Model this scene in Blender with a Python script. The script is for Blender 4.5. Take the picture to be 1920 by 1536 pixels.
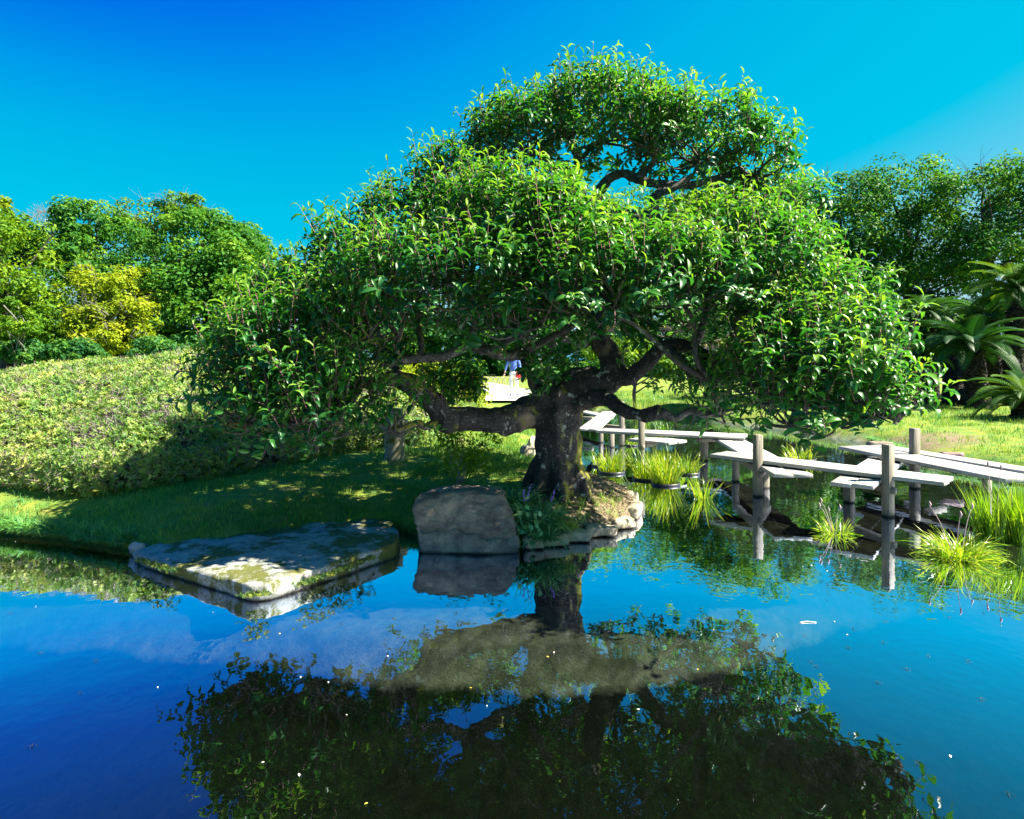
import bpy, bmesh, math, random
import numpy as np
from mathutils import Vector, Matrix, noise as mnoise

random.seed(7); rng = np.random.default_rng(7)
S = bpy.context.scene
for o in list(bpy.data.objects): bpy.data.objects.remove(o)
C = S.collection

# ---------------------------------------------------------------- camera, sky, sun, exposure
F, HZ, H = 1200.0, 675.0, 1.9          # focal length and horizon row in photo pixels, eye height above the water
cd = bpy.data.cameras.new('camera'); cam = bpy.data.objects.new('camera', cd); C.objects.link(cam)
cam.location = (0, 0, H); cam.rotation_euler = (math.pi/2, 0, 0)
cd.sensor_width = 36; cd.lens = 36*F/1920; cd.shift_y = -(768-HZ)/1920; cd.clip_start = .05; cd.clip_end = 1000
S.camera = cam
S.render.resolution_x, S.render.resolution_y = 1024, 819
SUN_AZ, SUN_EL = math.radians(-7), math.radians(47)   # azimuth counted from +X towards +Y
sd = Vector((math.cos(SUN_EL)*math.cos(SUN_AZ), math.cos(SUN_EL)*math.sin(SUN_AZ), math.sin(SUN_EL)))
W = bpy.data.worlds.new('World'); S.world = W; W.use_nodes = True
wt = W.node_tree; wt.nodes.clear()
sky = wt.nodes.new('ShaderNodeTexSky'); sky.sky_type = 'NISHITA'; sky.sun_disc = False
sky.sun_elevation = SUN_EL; sky.sun_rotation = math.pi/2 - SUN_AZ
sky.altitude = 0; sky.air_density = 1.0; sky.dust_density = .5; sky.ozone_density = 1.2
sep = wt.nodes.new('ShaderNodeSeparateColor'); cr = wt.nodes.new('ShaderNodeValToRGB')   # colour grade of the sky: deep azure to cyan
for i, (p, c) in enumerate([(.165, (.0, .165, .80)), (.205, (.0, .33, .82)), (.25, (.0, .45, .80)), (.31, (.0, .52, .81)), (.375, (.0, .56, .83)), (.45, (.12, .61, .85)), (.58, (.42, .72, .86))]):
    e = cr.color_ramp.elements[i] if i < 2 else cr.color_ramp.elements.new(p)
    e.position = p; e.color = (*c, 1)
dm = wt.nodes.new('ShaderNodeMath'); dm.operation = 'MULTIPLY'; dm.inputs[1].default_value = .1
tcn = wt.nodes.new('ShaderNodeTexCoord'); sx_ = wt.nodes.new('ShaderNodeSeparateXYZ'); ma = wt.nodes.new('ShaderNodeMath'); ma.operation = 'MULTIPLY_ADD'; ma.inputs[1].default_value = .07
wt.links.new(tcn.outputs['Generated'], sx_.inputs[0]); wt.links.new(sx_.outputs[0], ma.inputs[0]); wt.links.new(dm.outputs[0], ma.inputs[2])
bg = wt.nodes.new('ShaderNodeBackground'); bg.inputs['Strength'].default_value = .2
wo = wt.nodes.new('ShaderNodeOutputWorld')
wt.links.new(sky.outputs[0], sep.inputs[0]); wt.links.new(sep.outputs[1], dm.inputs[0]); wt.links.new(ma.outputs[0], cr.inputs[0]); wt.links.new(cr.outputs[0], bg.inputs[0]); wt.links.new(bg.outputs[0], wo.inputs[0])
sl = bpy.data.lights.new('sun', 'SUN'); sl.energy = 5.0; sl.angle = math.radians(.5); sl.color = (1, .93, .78)
so = bpy.data.objects.new('sun', sl); C.objects.link(so); so.rotation_euler = sd.to_track_quat('Z', 'Y').to_euler(); so.location = (20, 0, 20)
S.view_settings.view_transform = 'Standard'; S.view_settings.look = 'None'; S.view_settings.exposure = 2.35; S.view_settings.gamma = 1
S.view_settings.use_curve_mapping = False
S.cycles.max_bounces = 8; S.cycles.transparent_max_bounces = 12; S.cycles.use_denoising = True
S.cycles.sample_clamp_indirect = 6

# ---------------------------------------------------------------- helpers
def G(px, py, z=0.):                     # photo pixel on the level z -> point
    Y = F*(H-z)/(py-HZ); return Vector(((px-960)/F*Y, Y, z))
def A(px, py, Y):                        # photo pixel at distance Y -> point
    return Vector(((px-960)/F*Y, Y, H-(py-HZ)*Y/F))
def nrm(a): return a/np.maximum(np.linalg.norm(a, axis=-1, keepdims=True), 1e-9)
def tag(o, label=None, cat=None, group=None, kind=None):
    if label: o['label'] = label
    if cat: o['category'] = cat
    if group: o['group'] = group
    if kind: o['kind'] = kind
    return o
def empty(name, loc, label, cat, group=None):
    o = bpy.data.objects.new(name, None); C.objects.link(o); o.location = loc; o.empty_display_size = .1
    return tag(o, label, cat, group)
def link(name, me, parent=None, kind=None):
    o = bpy.data.objects.new(name, me); C.objects.link(o)
    if parent is not None:
        o.parent = parent
        p = parent; T = Matrix.Identity(4)
        while p is not None: T = p.matrix_basis @ T; p = p.parent
        o.matrix_basis = T.inverted() @ o.matrix_basis
    if kind: o['kind'] = kind
    return o
def mesh(name, V, Fs, mat, attrs=None, smooth=True):
    """V (n,3); Fs list of faces or (loops, totals) arrays"""
    V = np.asarray(V, dtype=np.float32); me = bpy.data.meshes.new(name)
    if isinstance(Fs, tuple): loops, tot = Fs
    else:
        tot = np.fromiter((len(f) for f in Fs), dtype=np.int32, count=len(Fs))
        loops = np.fromiter((i for f in Fs for i in f), dtype=np.int32, count=int(tot.sum()))
    me.vertices.add(len(V)); me.vertices.foreach_set('co', V.ravel())
    me.loops.add(len(loops)); me.loops.foreach_set('vertex_index', loops.astype(np.int32))
    st = np.concatenate(([0], np.cumsum(tot)[:-1])).astype(np.int32)
    me.polygons.add(len(tot)); me.polygons.foreach_set('loop_start', st); me.polygons.foreach_set('loop_total', tot.astype(np.int32))
    if smooth: me.polygons.foreach_set('use_smooth', np.ones(len(tot), dtype=bool))
    me.update(calc_edges=True)
    for k, v in (attrs or {}).items():
        a = me.attributes.new(k, 'FLOAT', 'POINT'); a.data.foreach_set('value', np.asarray(v, dtype=np.float32))
    if mat: me.materials.append(mat)
    return me
def scatter(tmpl, P, R, sc, tint):
    """copies of a template at P with rotations R (N,3,3 columns = axes), sizes sc; returns V, (loops, totals), tint"""
    TV, TF = tmpl; TV = np.asarray(TV, dtype=np.float64); n, k = len(P), len(TV)
    V = np.einsum('nij,kj->nki', R, TV)*np.asarray(sc).reshape(-1, 1, 1) + P[:, None, :]
    tot = np.array([len(f) for f in TF]); lp = np.array([i for f in TF for i in f])
    loops = (lp[None, :] + (np.arange(n)*k)[:, None]).ravel()
    return V.reshape(-1, 3), loops, np.tile(tot, n), np.repeat(tint, k)
def merge(parts):
    Vs, Ls, Ts, As, off = [], [], [], [], 0
    for v, l, t, a in parts:
        Vs.append(v); Ls.append(l+off); Ts.append(t); As.append(a); off += len(v)
    return np.concatenate(Vs), (np.concatenate(Ls), np.concatenate(Ts)), np.concatenate(As)
def frames(z, x=None):
    """rotation matrices with local z along z and x as near as it can be to x (or random)"""
    z = nrm(z); x = rng.normal(size=z.shape) if x is None else x
    y = nrm(np.cross(z, x)); x = np.cross(y, z)
    return np.stack([x, y, z], axis=2)
def fbm(p, s, o=4): return mnoise.fractal(Vector(p)*s, 1.0, 2.0, o)
def crom(pts, per=6):
    P = [Vector(p) for p in pts]; P = [P[0]*2-P[1]] + P + [P[-1]*2-P[-2]]; out = []
    for i in range(1, len(P)-2):
        for k in range(per):
            t = k/per; a, b, c, d = P[i-1:i+3]
            out.append(.5*((2*b)+(c-a)*t+(2*a-5*b+4*c-d)*t*t+(3*b-a-3*c+d)*t**3))
    return out + [P[-2]]
def tube(pts, rad, seg=8, per=5, wob=0., cap=True):
    """swept tube along a smooth curve through pts; rad interpolated; returns V, F lists"""
    Q = crom(pts, per) if per > 1 else [Vector(p) for p in pts]
    n = len(Q); rs = np.interp(np.linspace(0, 1, n), np.linspace(0, 1, len(rad)), rad)
    V, Fc = [], []; up = None
    for i, q in enumerate(Q):
        t = (Q[min(i+1, n-1)]-Q[max(i-1, 0)]).normalized()
        if up is None: up = t.orthogonal().normalized()
        up = (up - t*up.dot(t)).normalized(); s = t.cross(up)
        for k in range(seg):
            a = 2*math.pi*k/seg; d = up*math.cos(a)+s*math.sin(a); r = rs[i]
            if wob: r *= 1+wob*mnoise.noise((q+d*rs[i])*(1.2/max(rs[i], .02)))
            V.append(q+d*r)
    for i in range(n-1):
        for k in range(seg):
            a, b = i*seg+k, i*seg+(k+1) % seg; Fc.append((a, b, b+seg, a+seg))
    if cap: Fc.append(tuple(reversed(range(seg)))); Fc.append(tuple(range((n-1)*seg, n*seg)))
    return V, Fc
class MB:
    def __init__(s): s.V, s.F = [], []
    def add(s, V, Fc):
        o = len(s.V); s.V += [tuple(v) for v in V]; s.F += [tuple(i+o for i in f) for f in Fc]; return s
    def mesh(s, name, mat, smooth=True): return mesh(name, np.array(s.V), s.F, mat, smooth=smooth)
def box(a, b, w, h, z0):     # a bar from a to b (xy), width w, from z0 up h
    a, b = Vector((a[0], a[1])), Vector((b[0], b[1])); d = (b-a).normalized(); n = Vector((-d.y, d.x))*w/2
    c = [a-n, b-n, b+n, a+n]
    return [(*p, z0) for p in c]+[(*p, z0+h) for p in c], [(3, 2, 1, 0), (4, 5, 6, 7), (0, 1, 5, 4), (1, 2, 6, 5), (2, 3, 7, 6), (3, 0, 4, 7)]
def bevel(me, w=.006, seg=2):
    bm = bmesh.new(); bm.from_mesh(me)
    bmesh.ops.bevel(bm, geom=list(bm.edges), offset=w, segments=seg, affect='EDGES', profile=.6, clamp_overlap=True)
    bm.to_mesh(me); bm.free(); return me
def remesh(V, Fc, voxel, smooth=2, mat=None, name='m'):
    me = mesh(name, np.array([tuple(v) for v in V]), Fc, None); o = bpy.data.objects.new(name, me); C.objects.link(o)
    m = o.modifiers.new('r', 'REMESH'); m.mode = 'VOXEL'; m.voxel_size = voxel; m.use_smooth_shade = True
    if smooth: s = o.modifiers.new('s', 'SMOOTH'); s.factor = .5; s.iterations = smooth
    dg = bpy.context.evaluated_depsgraph_get(); me2 = bpy.data.meshes.new_from_object(o.evaluated_get(dg))
    bpy.data.objects.remove(o); bpy.data.meshes.remove(me); me2.name = name
    me2.materials.clear()
    if mat: me2.materials.append(mat)
    return me2
def displace(me, fn):
    n = len(me.vertices); co = np.empty(n*3, np.float32); me.vertices.foreach_get('co', co); co = co.reshape(-1, 3)
    no = np.empty(n*3, np.float32); me.vertices.foreach_get('normal', no); no = no.reshape(-1, 3)
    d = np.array([fn(c, k) for c, k in zip(co, no)], dtype=np.float32)
    me.vertices.foreach_set('co', (co+no*d[:, None]).ravel()); me.update()
    me.polygons.foreach_set('use_smooth', np.ones(len(me.polygons), dtype=bool)); return me
def hull(pts):
    bm = bmesh.new()
    for p in pts: bm.verts.new(p)
    bmesh.ops.convex_hull(bm, input=list(bm.verts))
    for v in [v for v in bm.verts if not v.link_faces]: bm.verts.remove(v)
    bm.verts.index_update(); V = [v.co.copy() for v in bm.verts]; Fc = [[v.index for v in f.verts] for f in bm.faces]; bm.free(); return V, Fc
def rock(name, pts, mat, parent=None, voxel=.03, amp=.03, freq=4., smooth=2, extra=None):
    V, Fc = hull(pts); me = remesh(V, Fc, voxel, smooth, mat, name); off = random.random()*50
    displace(me, lambda c, n: amp*fbm((c[0]+off, c[1], c[2]), freq, 5)*.6 + amp*.25*fbm((c[0], c[1]+off, c[2]*2), freq*3.5, 3) + (extra(c, n) if extra else 0))
    return link(name, me, parent)

# ---------------------------------------------------------------- materials
class NT:
    def __init__(s, name):
        s.m = bpy.data.materials.new(name); s.m.use_nodes = True; s.t = s.m.node_tree; s.t.nodes.clear()
        s.out = s.n('ShaderNodeOutputMaterial'); s.co = None
    def n(s, ty, **kw):
        x = s.t.nodes.new(ty)
        for k, v in kw.items():
            if k in x.inputs: s.set(x.inputs[k], v)
            else: setattr(x, k, v)
        return x
    def set(s, sock, v):
        if hasattr(v, 'bl_idname') and hasattr(v, 'outputs'): v = v.outputs[0]
        if isinstance(v, bpy.types.NodeSocket): s.t.links.new(v, sock)
        else:
            if isinstance(v, (tuple, list)) and len(v) == 3 and sock.type == 'RGBA': v = (*v, 1)
            sock.default_value = v
    def coord(s):
        if s.co is None: s.co = s.n('ShaderNodeNewGeometry')
        return s.co.outputs['Position']
    def noise(s, scale, detail=5, rough=.6, vec=None, dist=0.):
        x = s.n('ShaderNodeTexNoise'); s.set(x.inputs['Vector'], vec or s.coord())
        x.inputs['Scale'].default_value = scale; x.inputs['Detail'].default_value = detail; x.inputs['Roughness'].default_value = rough; x.inputs['Distortion'].default_value = dist
        return x.outputs['Fac']
    def stretch(s, v):
        x = s.n('ShaderNodeMapping'); s.set(x.inputs['Vector'], s.coord()); x.inputs['Scale'].default_value = v; return x.outputs[0]
    def ramp(s, fac, stops):
        x = s.n('ShaderNodeValToRGB'); s.set(x.inputs[0], fac); e = x.color_ramp.elements
        while len(e) < len(stops): e.new(.5)
        for i, (p, c) in enumerate(stops):
            e[i].position = p; e[i].color = (c, c, c, 1) if not isinstance(c, (tuple, list)) else (*c, 1)
        return x.outputs[0]
    def mix(s, f, a, b, mode='MIX'):
        x = s.n('ShaderNodeMix', data_type='RGBA', blend_type=mode)
        s.set(x.inputs[0], f); s.set(x.inputs[6], a); s.set(x.inputs[7], b); return x.outputs[2]
    def math(s, op, a, b=0.):
        x = s.n('ShaderNodeMath', operation=op); s.set(x.inputs[0], a); s.set(x.inputs[1], b); return x.outputs[0]
    def attr(s, k): return s.n('ShaderNodeAttribute', attribute_name=k).outputs['Fac']
    def bump(s, h, strength=.5, dist=.02):
        x = s.n('ShaderNodeBump'); s.set(x.inputs['Height'], h); x.inputs['Strength'].default_value = strength; x.inputs['Distance'].default_value = dist; return x.outputs[0]
    def done(s, col, rough=.8, normal=None, spec=.4, **kw):
        b = s.n('ShaderNodeBsdfPrincipled'); s.set(b.inputs['Base Color'], col); s.set(b.inputs['Roughness'], rough)
        b.inputs['Specular IOR Level'].default_value = spec
        if normal is not None: s.set(b.inputs['Normal'], normal)
        for k, v in kw.items(): s.set(b.inputs[k], v)
        s.t.links.new(b.outputs[0], s.out.inputs[0]); s.b = b; return s.m
def leaf_mat(name, dark, mid, light, rough=.45, trans=.35, spec=.5, tcol=None):
    k = NT(name); t = k.attr('tint'); col = k.ramp(t, [(0., dark), (.5, mid), (1., light)])
    b = k.n('ShaderNodeBsdfPrincipled'); k.set(b.inputs['Base Color'], col); b.inputs['Roughness'].default_value = rough; b.inputs['Specular IOR Level'].default_value = spec
    tr = k.n('ShaderNodeBsdfTranslucent'); k.set(tr.inputs[0], k.mix(1., col, tcol or (1.6, 1.5, .5), 'MULTIPLY'))
    mx = k.n('ShaderNodeMixShader'); mx.inputs[0].default_value = trans
    k.t.links.new(b.outputs[0], mx.inputs[1]); k.t.links.new(tr.outputs[0], mx.inputs[2]); k.t.links.new(mx.outputs[0], k.out.inputs[0]); return k.m
def flat_mat(name, col, rough=.7, var=.25, scale=12):
    k = NT(name); f = k.noise(scale); c = k.mix(f, tuple(x*(1-var) for x in col), tuple(min(1, x*(1+var)) for x in col))
    return k.done(c, rough, k.bump(k.noise(scale*6), .2, .004))

M = {}
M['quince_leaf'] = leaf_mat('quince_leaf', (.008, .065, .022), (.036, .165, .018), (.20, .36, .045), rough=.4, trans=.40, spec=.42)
M['azalea'] = leaf_mat('azalea_leaf', (.035, .13, .03), (.13, .235, .035), (.40, .42, .10), rough=.5, trans=.3, spec=.3)
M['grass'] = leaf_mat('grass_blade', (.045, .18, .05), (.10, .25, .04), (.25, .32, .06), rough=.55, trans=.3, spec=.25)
M['iris'] = leaf_mat('iris_blade', (.03, .12, .006), (.12, .25, .008), (.38, .40, .05), rough=.35, trans=.4)
M['liriope'] = leaf_mat('liriope_blade', (.015, .09, .045), (.05, .2, .07), (.18, .33, .1), rough=.35, trans=.2)
M['cycad'] = leaf_mat('cycad_frond', (.004, .032, .010), (.018, .08, .012), (.10, .19, .015), rough=.5, trans=.25, spec=.2)
M['tree_green'] = leaf_mat('tree_green', (.01, .07, .012), (.045, .16, .016), (.15, .27, .02), rough=.6, spec=.15)
M['tree_teal'] = leaf_mat('tree_teal', (.008, .06, .02), (.03, .13, .03), (.12, .24, .02), rough=.6, spec=.15)
M['tree_lime'] = leaf_mat('tree_lime', (.02, .08, .006), (.08, .18, .008), (.19, .29, .015), rough=.6, spec=.15)
M['tree_gold'] = leaf_mat('tree_gold', (.05, .1, .004), (.17, .24, .006), (.32, .35, .02), rough=.6, spec=.15)
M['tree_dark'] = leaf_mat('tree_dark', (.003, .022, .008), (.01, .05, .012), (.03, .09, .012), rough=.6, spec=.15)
M['moss_tuft'] = leaf_mat('moss_tuft', (.006, .04, .004), (.03, .09, .006), (.14, .16, .01), rough=.7)
M['dry_twig'] = flat_mat('dry_twig', (.3, .22, .23), .8)
M['purple_twig'] = flat_mat('purple_twig', (.16, .07, .08), .6)
M['bg_bark'] = flat_mat('background_bark', (.05, .04, .035), .9)

def bark(nm='quince_bark', pk=1.):
    k = NT(nm); g = k.coord(); nz = k.co.outputs['Normal']
    base = k.ramp(k.noise(14, 8, .7), [(.3, (.006*pk, .006*pk, .006*pk)), (.55, (.026*pk, .023*pk, .02*pk)), (.75, (.075*pk, .064*pk, .05*pk))])
    lich = k.ramp(k.noise(9, 6, .65), [(.6, 0), (.66, 1)]); c = k.mix(lich, base, (.26, .27, .24))
    fine = k.ramp(k.noise(34, 4, .7), [(.6, 0), (.68, .8)]); c = k.mix(fine, c, (.2, .2, .18))
    tan = k.ramp(k.noise(3.1, 2, .4, dist=.6), [(.66, 0), (.76, .8)]); c = k.mix(tan, c, k.mix(k.noise(24, 6, .7), (.04, .032, .022), (.26, .2, .13)))
    x = k.n('ShaderNodeSeparateXYZ'); k.set(x.inputs[0], nz)
    side = k.math('ADD', k.math('MULTIPLY', x.outputs['X'], .55), k.math('MULTIPLY', x.outputs['Z'], .2))
    side = k.math('ADD', side, k.math('MULTIPLY', k.math('SUBTRACT', k.noise(4.5, 5, .6), .5), 1.5))
    mm = k.ramp(side, [(.34, 0), (.54, 1)]); c = k.mix(mm, c, k.mix(k.noise(40), (.04, .045, .004), (.19, .19, .012)))
    h = k.math('ADD', k.noise(12, 8, .7, k.stretch((1, 1, .45))), k.math('MULTIPLY', k.noise(60, 4), .3))
    return k.done(c, .85, k.bump(h, .9, .05), .3)
M['bark'] = bark(); M['bark_pale'] = bark('quince_branch_bark', 3.2)
def wood():
    k = NT('weathered_plank'); oc = k.n('ShaderNodeTexCoord').outputs['Object']
    mp = k.n('ShaderNodeMapping'); k.set(mp.inputs[0], oc); mp.inputs['Scale'].default_value = (1.2, 22, 22)
    g = k.noise(3, 8, .65, mp.outputs[0], .4); b = k.noise(2.2, 4, .6, oc)
    c = k.ramp(g, [(.25, (.12, .115, .105)), (.5, (.3, .295, .28)), (.7, (.44, .43, .41))]); c = k.mix(k.ramp(b, [(.45, 0), (.75, .5)]), c, (.26, .22, .17))
    return k.done(c, .75, k.bump(g, .35, .008), .3)
M['plank'] = wood(); M['plank_under'] = flat_mat('shaded_underside', (.012, .0105, .009), .95); M['plank_under'].node_tree.nodes['Principled BSDF'].inputs['Specular IOR Level'].default_value = .0  # near-black underside colour carries the shade beneath the boards
def post():
    k = NT('weathered_post'); mp = k.stretch((20, 20, 1.3)); g = k.noise(2.5, 8, .65, mp, .5)
    c = k.ramp(g, [(.25, (.07, .06, .046)), (.5, (.17, .15, .118)), (.8, (.29, .265, .22))])
    z = k.n('ShaderNodeSeparateXYZ'); k.set(z.inputs[0], k.coord()); wet = k.ramp(k.math('ADD', z.outputs['Z'], k.math('MULTIPLY', k.noise(9), .05)), [(.035, 1), (.06, 0)])
    c = k.mix(wet, c, (.025, .022, .018)); return k.done(c, .75, k.bump(g, .4, .01), .3)
M['post'] = post()
def stone(name, c1, c2, c3, moss=.0, scale=5., bumps=.7, pale=(.5, .5, .46)):
    k = NT(name); a = k.noise(scale, 8, .7); b = k.noise(scale*.35, 4, .6, dist=.5); c = k.ramp(a, [(.3, c1), (.5, c2), (.7, c3)])
    c = k.mix(k.ramp(k.noise(scale*7, 3, .6), [(.6, 0), (.7, .55)]), c, pale)
    if moss:
        x = k.n('ShaderNodeSeparateXYZ'); k.set(x.inputs[0], k.co.outputs['Normal'])
        f = k.math('ADD', k.noise(3.2, 6, .65, dist=.3), k.math('MULTIPLY', k.noise(22, 3), .18))
        c = k.mix(k.ramp(f, [(.72-moss*.2, 0), (.80-moss*.2, .95)]), c, k.mix(k.noise(45), (.02, .032, .003), (.12, .12, .008)))
    z = k.n('ShaderNodeSeparateXYZ'); k.set(z.inputs[0], k.coord()); wet = k.ramp(k.math('ADD', z.outputs['Z'], k.math('MULTIPLY', b, .06)), [(.03, 1), (.06, 0)])
    c = k.mix(wet, c, (.02, .018, .014))
    h = k.math('ADD', a, k.math('MULTIPLY', k.noise(scale*9, 5), .4)); return k.done(c, .85, k.bump(h, bumps, .03), .3)
M['slab'] = stone('lichen_slab', (.11, .118, .112), (.22, .23, .215), (.33, .33, .29), .8, 7)
M['boulder'] = stone('brown_boulder', (.06, .048, .042), (.17, .13, .10), (.36, .28, .19), .0, 4, .8, (.3, .27, .2))
M['edge_stone'] = stone('edging_stone', (.16, .13, .09), (.34, .28, .19), (.5, .43, .31), .35, 8)
M['grey_stone'] = stone('grey_stone', (.1, .1, .1), (.2, .2, .19), (.34, .32, .28), .2, 6)
M['pillar'] = stone('pillar_stone', (.11, .11, .08), (.2, .19, .13), (.3, .28, .2), .25, 5, .4)

def ground_mat():
    k = NT('ground'); soil = k.attr('soil'); bed = k.attr('bed'); deep_dark = k.attr('deep_dark'); dry = k.attr('dry')
    n1 = k.noise(3.2, 6, .65); n2 = k.noise(26, 5, .7)
    lawn = k.ramp(n1, [(.3, (.06, .15, .035)), (.48, (.12, .19, .025)), (.6, (.20, .21, .03)), (.75, (.2, .16, .1))])
    lawn = k.mix(k.ramp(n2, [(.5, 0), (.7, .5)]), lawn, (.06, .045, .025))
    so = k.ramp(n2, [(.3, (.04, .032, .02)), (.5, (.115, .09, .055)), (.72, (.24, .19, .12))])
    sm = k.ramp(k.math('ADD', soil, k.math('MULTIPLY', k.math('SUBTRACT', n1, .5), .9)), [(.42, 0), (.6, 1)])
    c = k.mix(sm, lawn, so)
    dm = k.ramp(k.math('ADD', dry, k.math('MULTIPLY', k.math('SUBTRACT', k.noise(1.3, 5), .5), 1.2)), [(.45, 0), (.7, 1)])
    c = k.mix(dm, c, k.mix(n2, (.1, .075, .045), (.24, .19, .11)))
    sand = k.ramp(k.noise(7, 6, .6, dist=.4), [(.35, (.075, .08, .066)), (.5, (.13, .135, .115)), (.65, (.2, .205, .18))])
    sand = k.mix(k.ramp(k.noise(2.3, 4, .6), [(.55, 0), (.72, .6)]), sand, (.03, .04, .012))
    sand = k.mix(k.ramp(k.noise(30, 2), [(.66, 0), (.72, .6)]), sand, (.04, .045, .03))
    dark_bed = k.ramp(k.noise(9, 6, .7), [(.35, (.0006, .002, .0008)), (.6, (.002, .006, .0015)), (.8, (.007, .013, .003))])  # dark algae past the ledge, same tone reused near the shore
    dp = k.ramp(k.math('ADD', deep_dark, k.math('MULTIPLY', k.math('SUBTRACT', k.noise(4, 5, .6), .5), .35)), [(.44, 0), (.54, 1)])
    c = k.mix(bed, c, k.mix(dp, sand, dark_bed))
    return k.done(c, .95, k.bump(k.math('ADD', n2, k.noise(70, 4)), .6, .02), .15)
M['ground'] = ground_mat()
def water_mat(rings):
    k = NT('pond_water'); pos = k.coord(); hsum = k.math('MULTIPLY', k.noise(2.2, 3, .5, k.stretch((1, .8, 1))), .35)
    hsum = k.math('ADD', hsum, k.math('MULTIPLY', k.noise(9, 2, .5), .05))
    for (x, y, wl, r) in rings:
        d = k.n('ShaderNodeVectorMath', operation='DISTANCE'); k.set(d.inputs[0], pos); d.inputs[1].default_value = (x, y, 0); d = d.outputs['Value']
        s = k.math('SINE', k.math('MULTIPLY', d, 2*math.pi/wl)); f = k.n('ShaderNodeMapRange'); k.set(f.inputs[0], d)
        f.inputs[1].default_value = 0; f.inputs[2].default_value = r; f.inputs[3].default_value = 1; f.inputs[4].default_value = 0
        hsum = k.math('ADD', hsum, k.math('MULTIPLY', k.math('MULTIPLY', s, k.math('POWER', f.outputs[0], 1.5)), wl*.12))
    bp = k.bump(hsum, .30, .03)
    fr = k.n('ShaderNodeFresnel'); fr.inputs['IOR'].default_value = 1.36; k.set(fr.inputs['Normal'], bp)
    fac = k.math('MAXIMUM', k.math('MINIMUM', k.math('SUBTRACT', k.math('MULTIPLY', fr.outputs[0], 7.2), .2), .9), .16)
    gl = k.n('ShaderNodeBsdfGlossy'); gl.inputs['Roughness'].default_value = .0; gl.inputs['Color'].default_value = (.72, .80, 1, 1); k.set(gl.inputs['Normal'], bp)
    tr = k.n('ShaderNodeBsdfTransparent'); tr.inputs[0].default_value = (.80, .88, .74, 1)
    mx = k.n('ShaderNodeMixShader'); k.set(mx.inputs[0], fac); k.t.links.new(tr.outputs[0], mx.inputs[1]); k.t.links.new(gl.outputs[0], mx.inputs[2]); k.t.links.new(mx.outputs[0], k.out.inputs[0])
    return k.m

# ---------------------------------------------------------------- setting: ground, pond
g2 = lambda px, py, z=0.: tuple(G(px, py, z)[:2])
SHORE = [(-14, .9), (14, .9), (16, 6), (11, 9.3), g2(1920, 903), g2(1820, 884), g2(1725, 870), g2(1690, 848), g2(1630, 830), g2(1560, 822), g2(1470, 806), g2(1380, 796),
         g2(1300, 783), g2(1200, 774), g2(1100, 771), g2(1045, 790), g2(1006, 822), g2(1000, 850), g2(996, 868), g2(1030, 884), g2(1085, 888), g2(1105, 902), g2(1150, 915), g2(1185, 935), g2(1198, 964), g2(1160, 993),
         g2(1095, 1006), g2(1040, 1020), g2(975, 1022), g2(880, 1010), g2(780, 1006), g2(740, 998), g2(600, 1008), g2(420, 1040), g2(300, 1048), g2(240, 1032), g2(130, 1014), g2(0, 1002), (-9, 7.3), (-15, 7)]
def sdf(P, poly):
    """signed distance of points (n,2) to a polygon, negative inside"""
    P = np.asarray(P, float); d = np.full(len(P), 1e9); ins = np.zeros(len(P), bool); n = len(poly)
    for i in range(n):
        a, b = np.array(poly[i]), np.array(poly[(i+1) % n]); e = b-a; w = P-a
        t = np.clip((w@e)/(e@e), 0, 1); q = w-t[:, None]*e; d = np.minimum(d, (q**2).sum(1))
        c = ((a[1] <= P[:, 1]) != (b[1] <= P[:, 1])) & (P[:, 0] < (b[0]-a[0])*(P[:, 1]-a[1])/((b[1]-a[1]) or 1e-9)+a[0]); ins ^= c
    return np.where(ins, -np.sqrt(d), np.sqrt(d))
LEDGE = sorted(g2(x, y, -.43) for x, y in [(-500, 1205), (0, 1215), (250, 1228), (470, 1250), (640, 1270), (800, 1287), (1000, 1298), (1180, 1292), (1300, 1262), (1440, 1240), (1470, 1220), (1560, 1182), (1650, 1162), (1920, 1120)])
SPIT = [g2(960, 1000), g2(1040, 1020), g2(1095, 1006), g2(1160, 993), g2(1198, 964), g2(1185, 935), g2(1150, 915), g2(1105, 902), g2(1040, 900), g2(990, 930)]
TRUNK = A(1045, 915, 7.6)
def vnoise(P, s, seed=0.): return np.array([mnoise.noise((x*s+seed, y*s, seed)) for x, y in P])
def land_height(P, full=False):
    P = np.asarray(P, float); d = sdf(P, SHORE); n = vnoise(P, .9)*.035 + vnoise(P, 5., 3.)*.008
    land = .10 + .27*(1-np.exp(-np.maximum(d, 0)/.55)) + np.minimum(np.maximum(d, 0)*.01, .05) + n*np.clip(d/.4, 0, 1)
    ds = np.hypot(P[:, 0]-TRUNK.x, P[:, 1]-TRUNK.y); land += .10*np.exp(-(ds/.55)**2)
    yb = np.interp(P[:, 0], [p[0] for p in LEDGE], [p[1] for p in LEDGE]); deep_dark = np.clip((yb-P[:, 1])/.5+.5, 0, 1)
    water = -.06-.16*(1-np.exp(-np.maximum(-d, 0)/.5)) - .45*deep_dark + n*.6
    k = np.clip(d/.09+.5, 0, 1); z = water*(1-k)+land*k
    shore_dark = np.clip((P[:, 1]-5.45)/.35+.5, 0, 1)*np.clip((2.5-P[:, 0])/.9+.5, 0, 1)  # darkens the bed colour near the shore, depth unchanged
    return (z, d, np.maximum(deep_dark, shore_dark)) if full else z
def graded(lo, a, b, hi, fine, grow=1.13):
    v = list(np.arange(a, b, fine)); s = fine; x = v[-1]
    while x < hi: s *= grow; x += s; v.append(x)
    s = fine; x = a; l = []
    while x > lo: s *= grow; x -= s; l.append(x)
    return np.array(l[::-1]+v)
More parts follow.
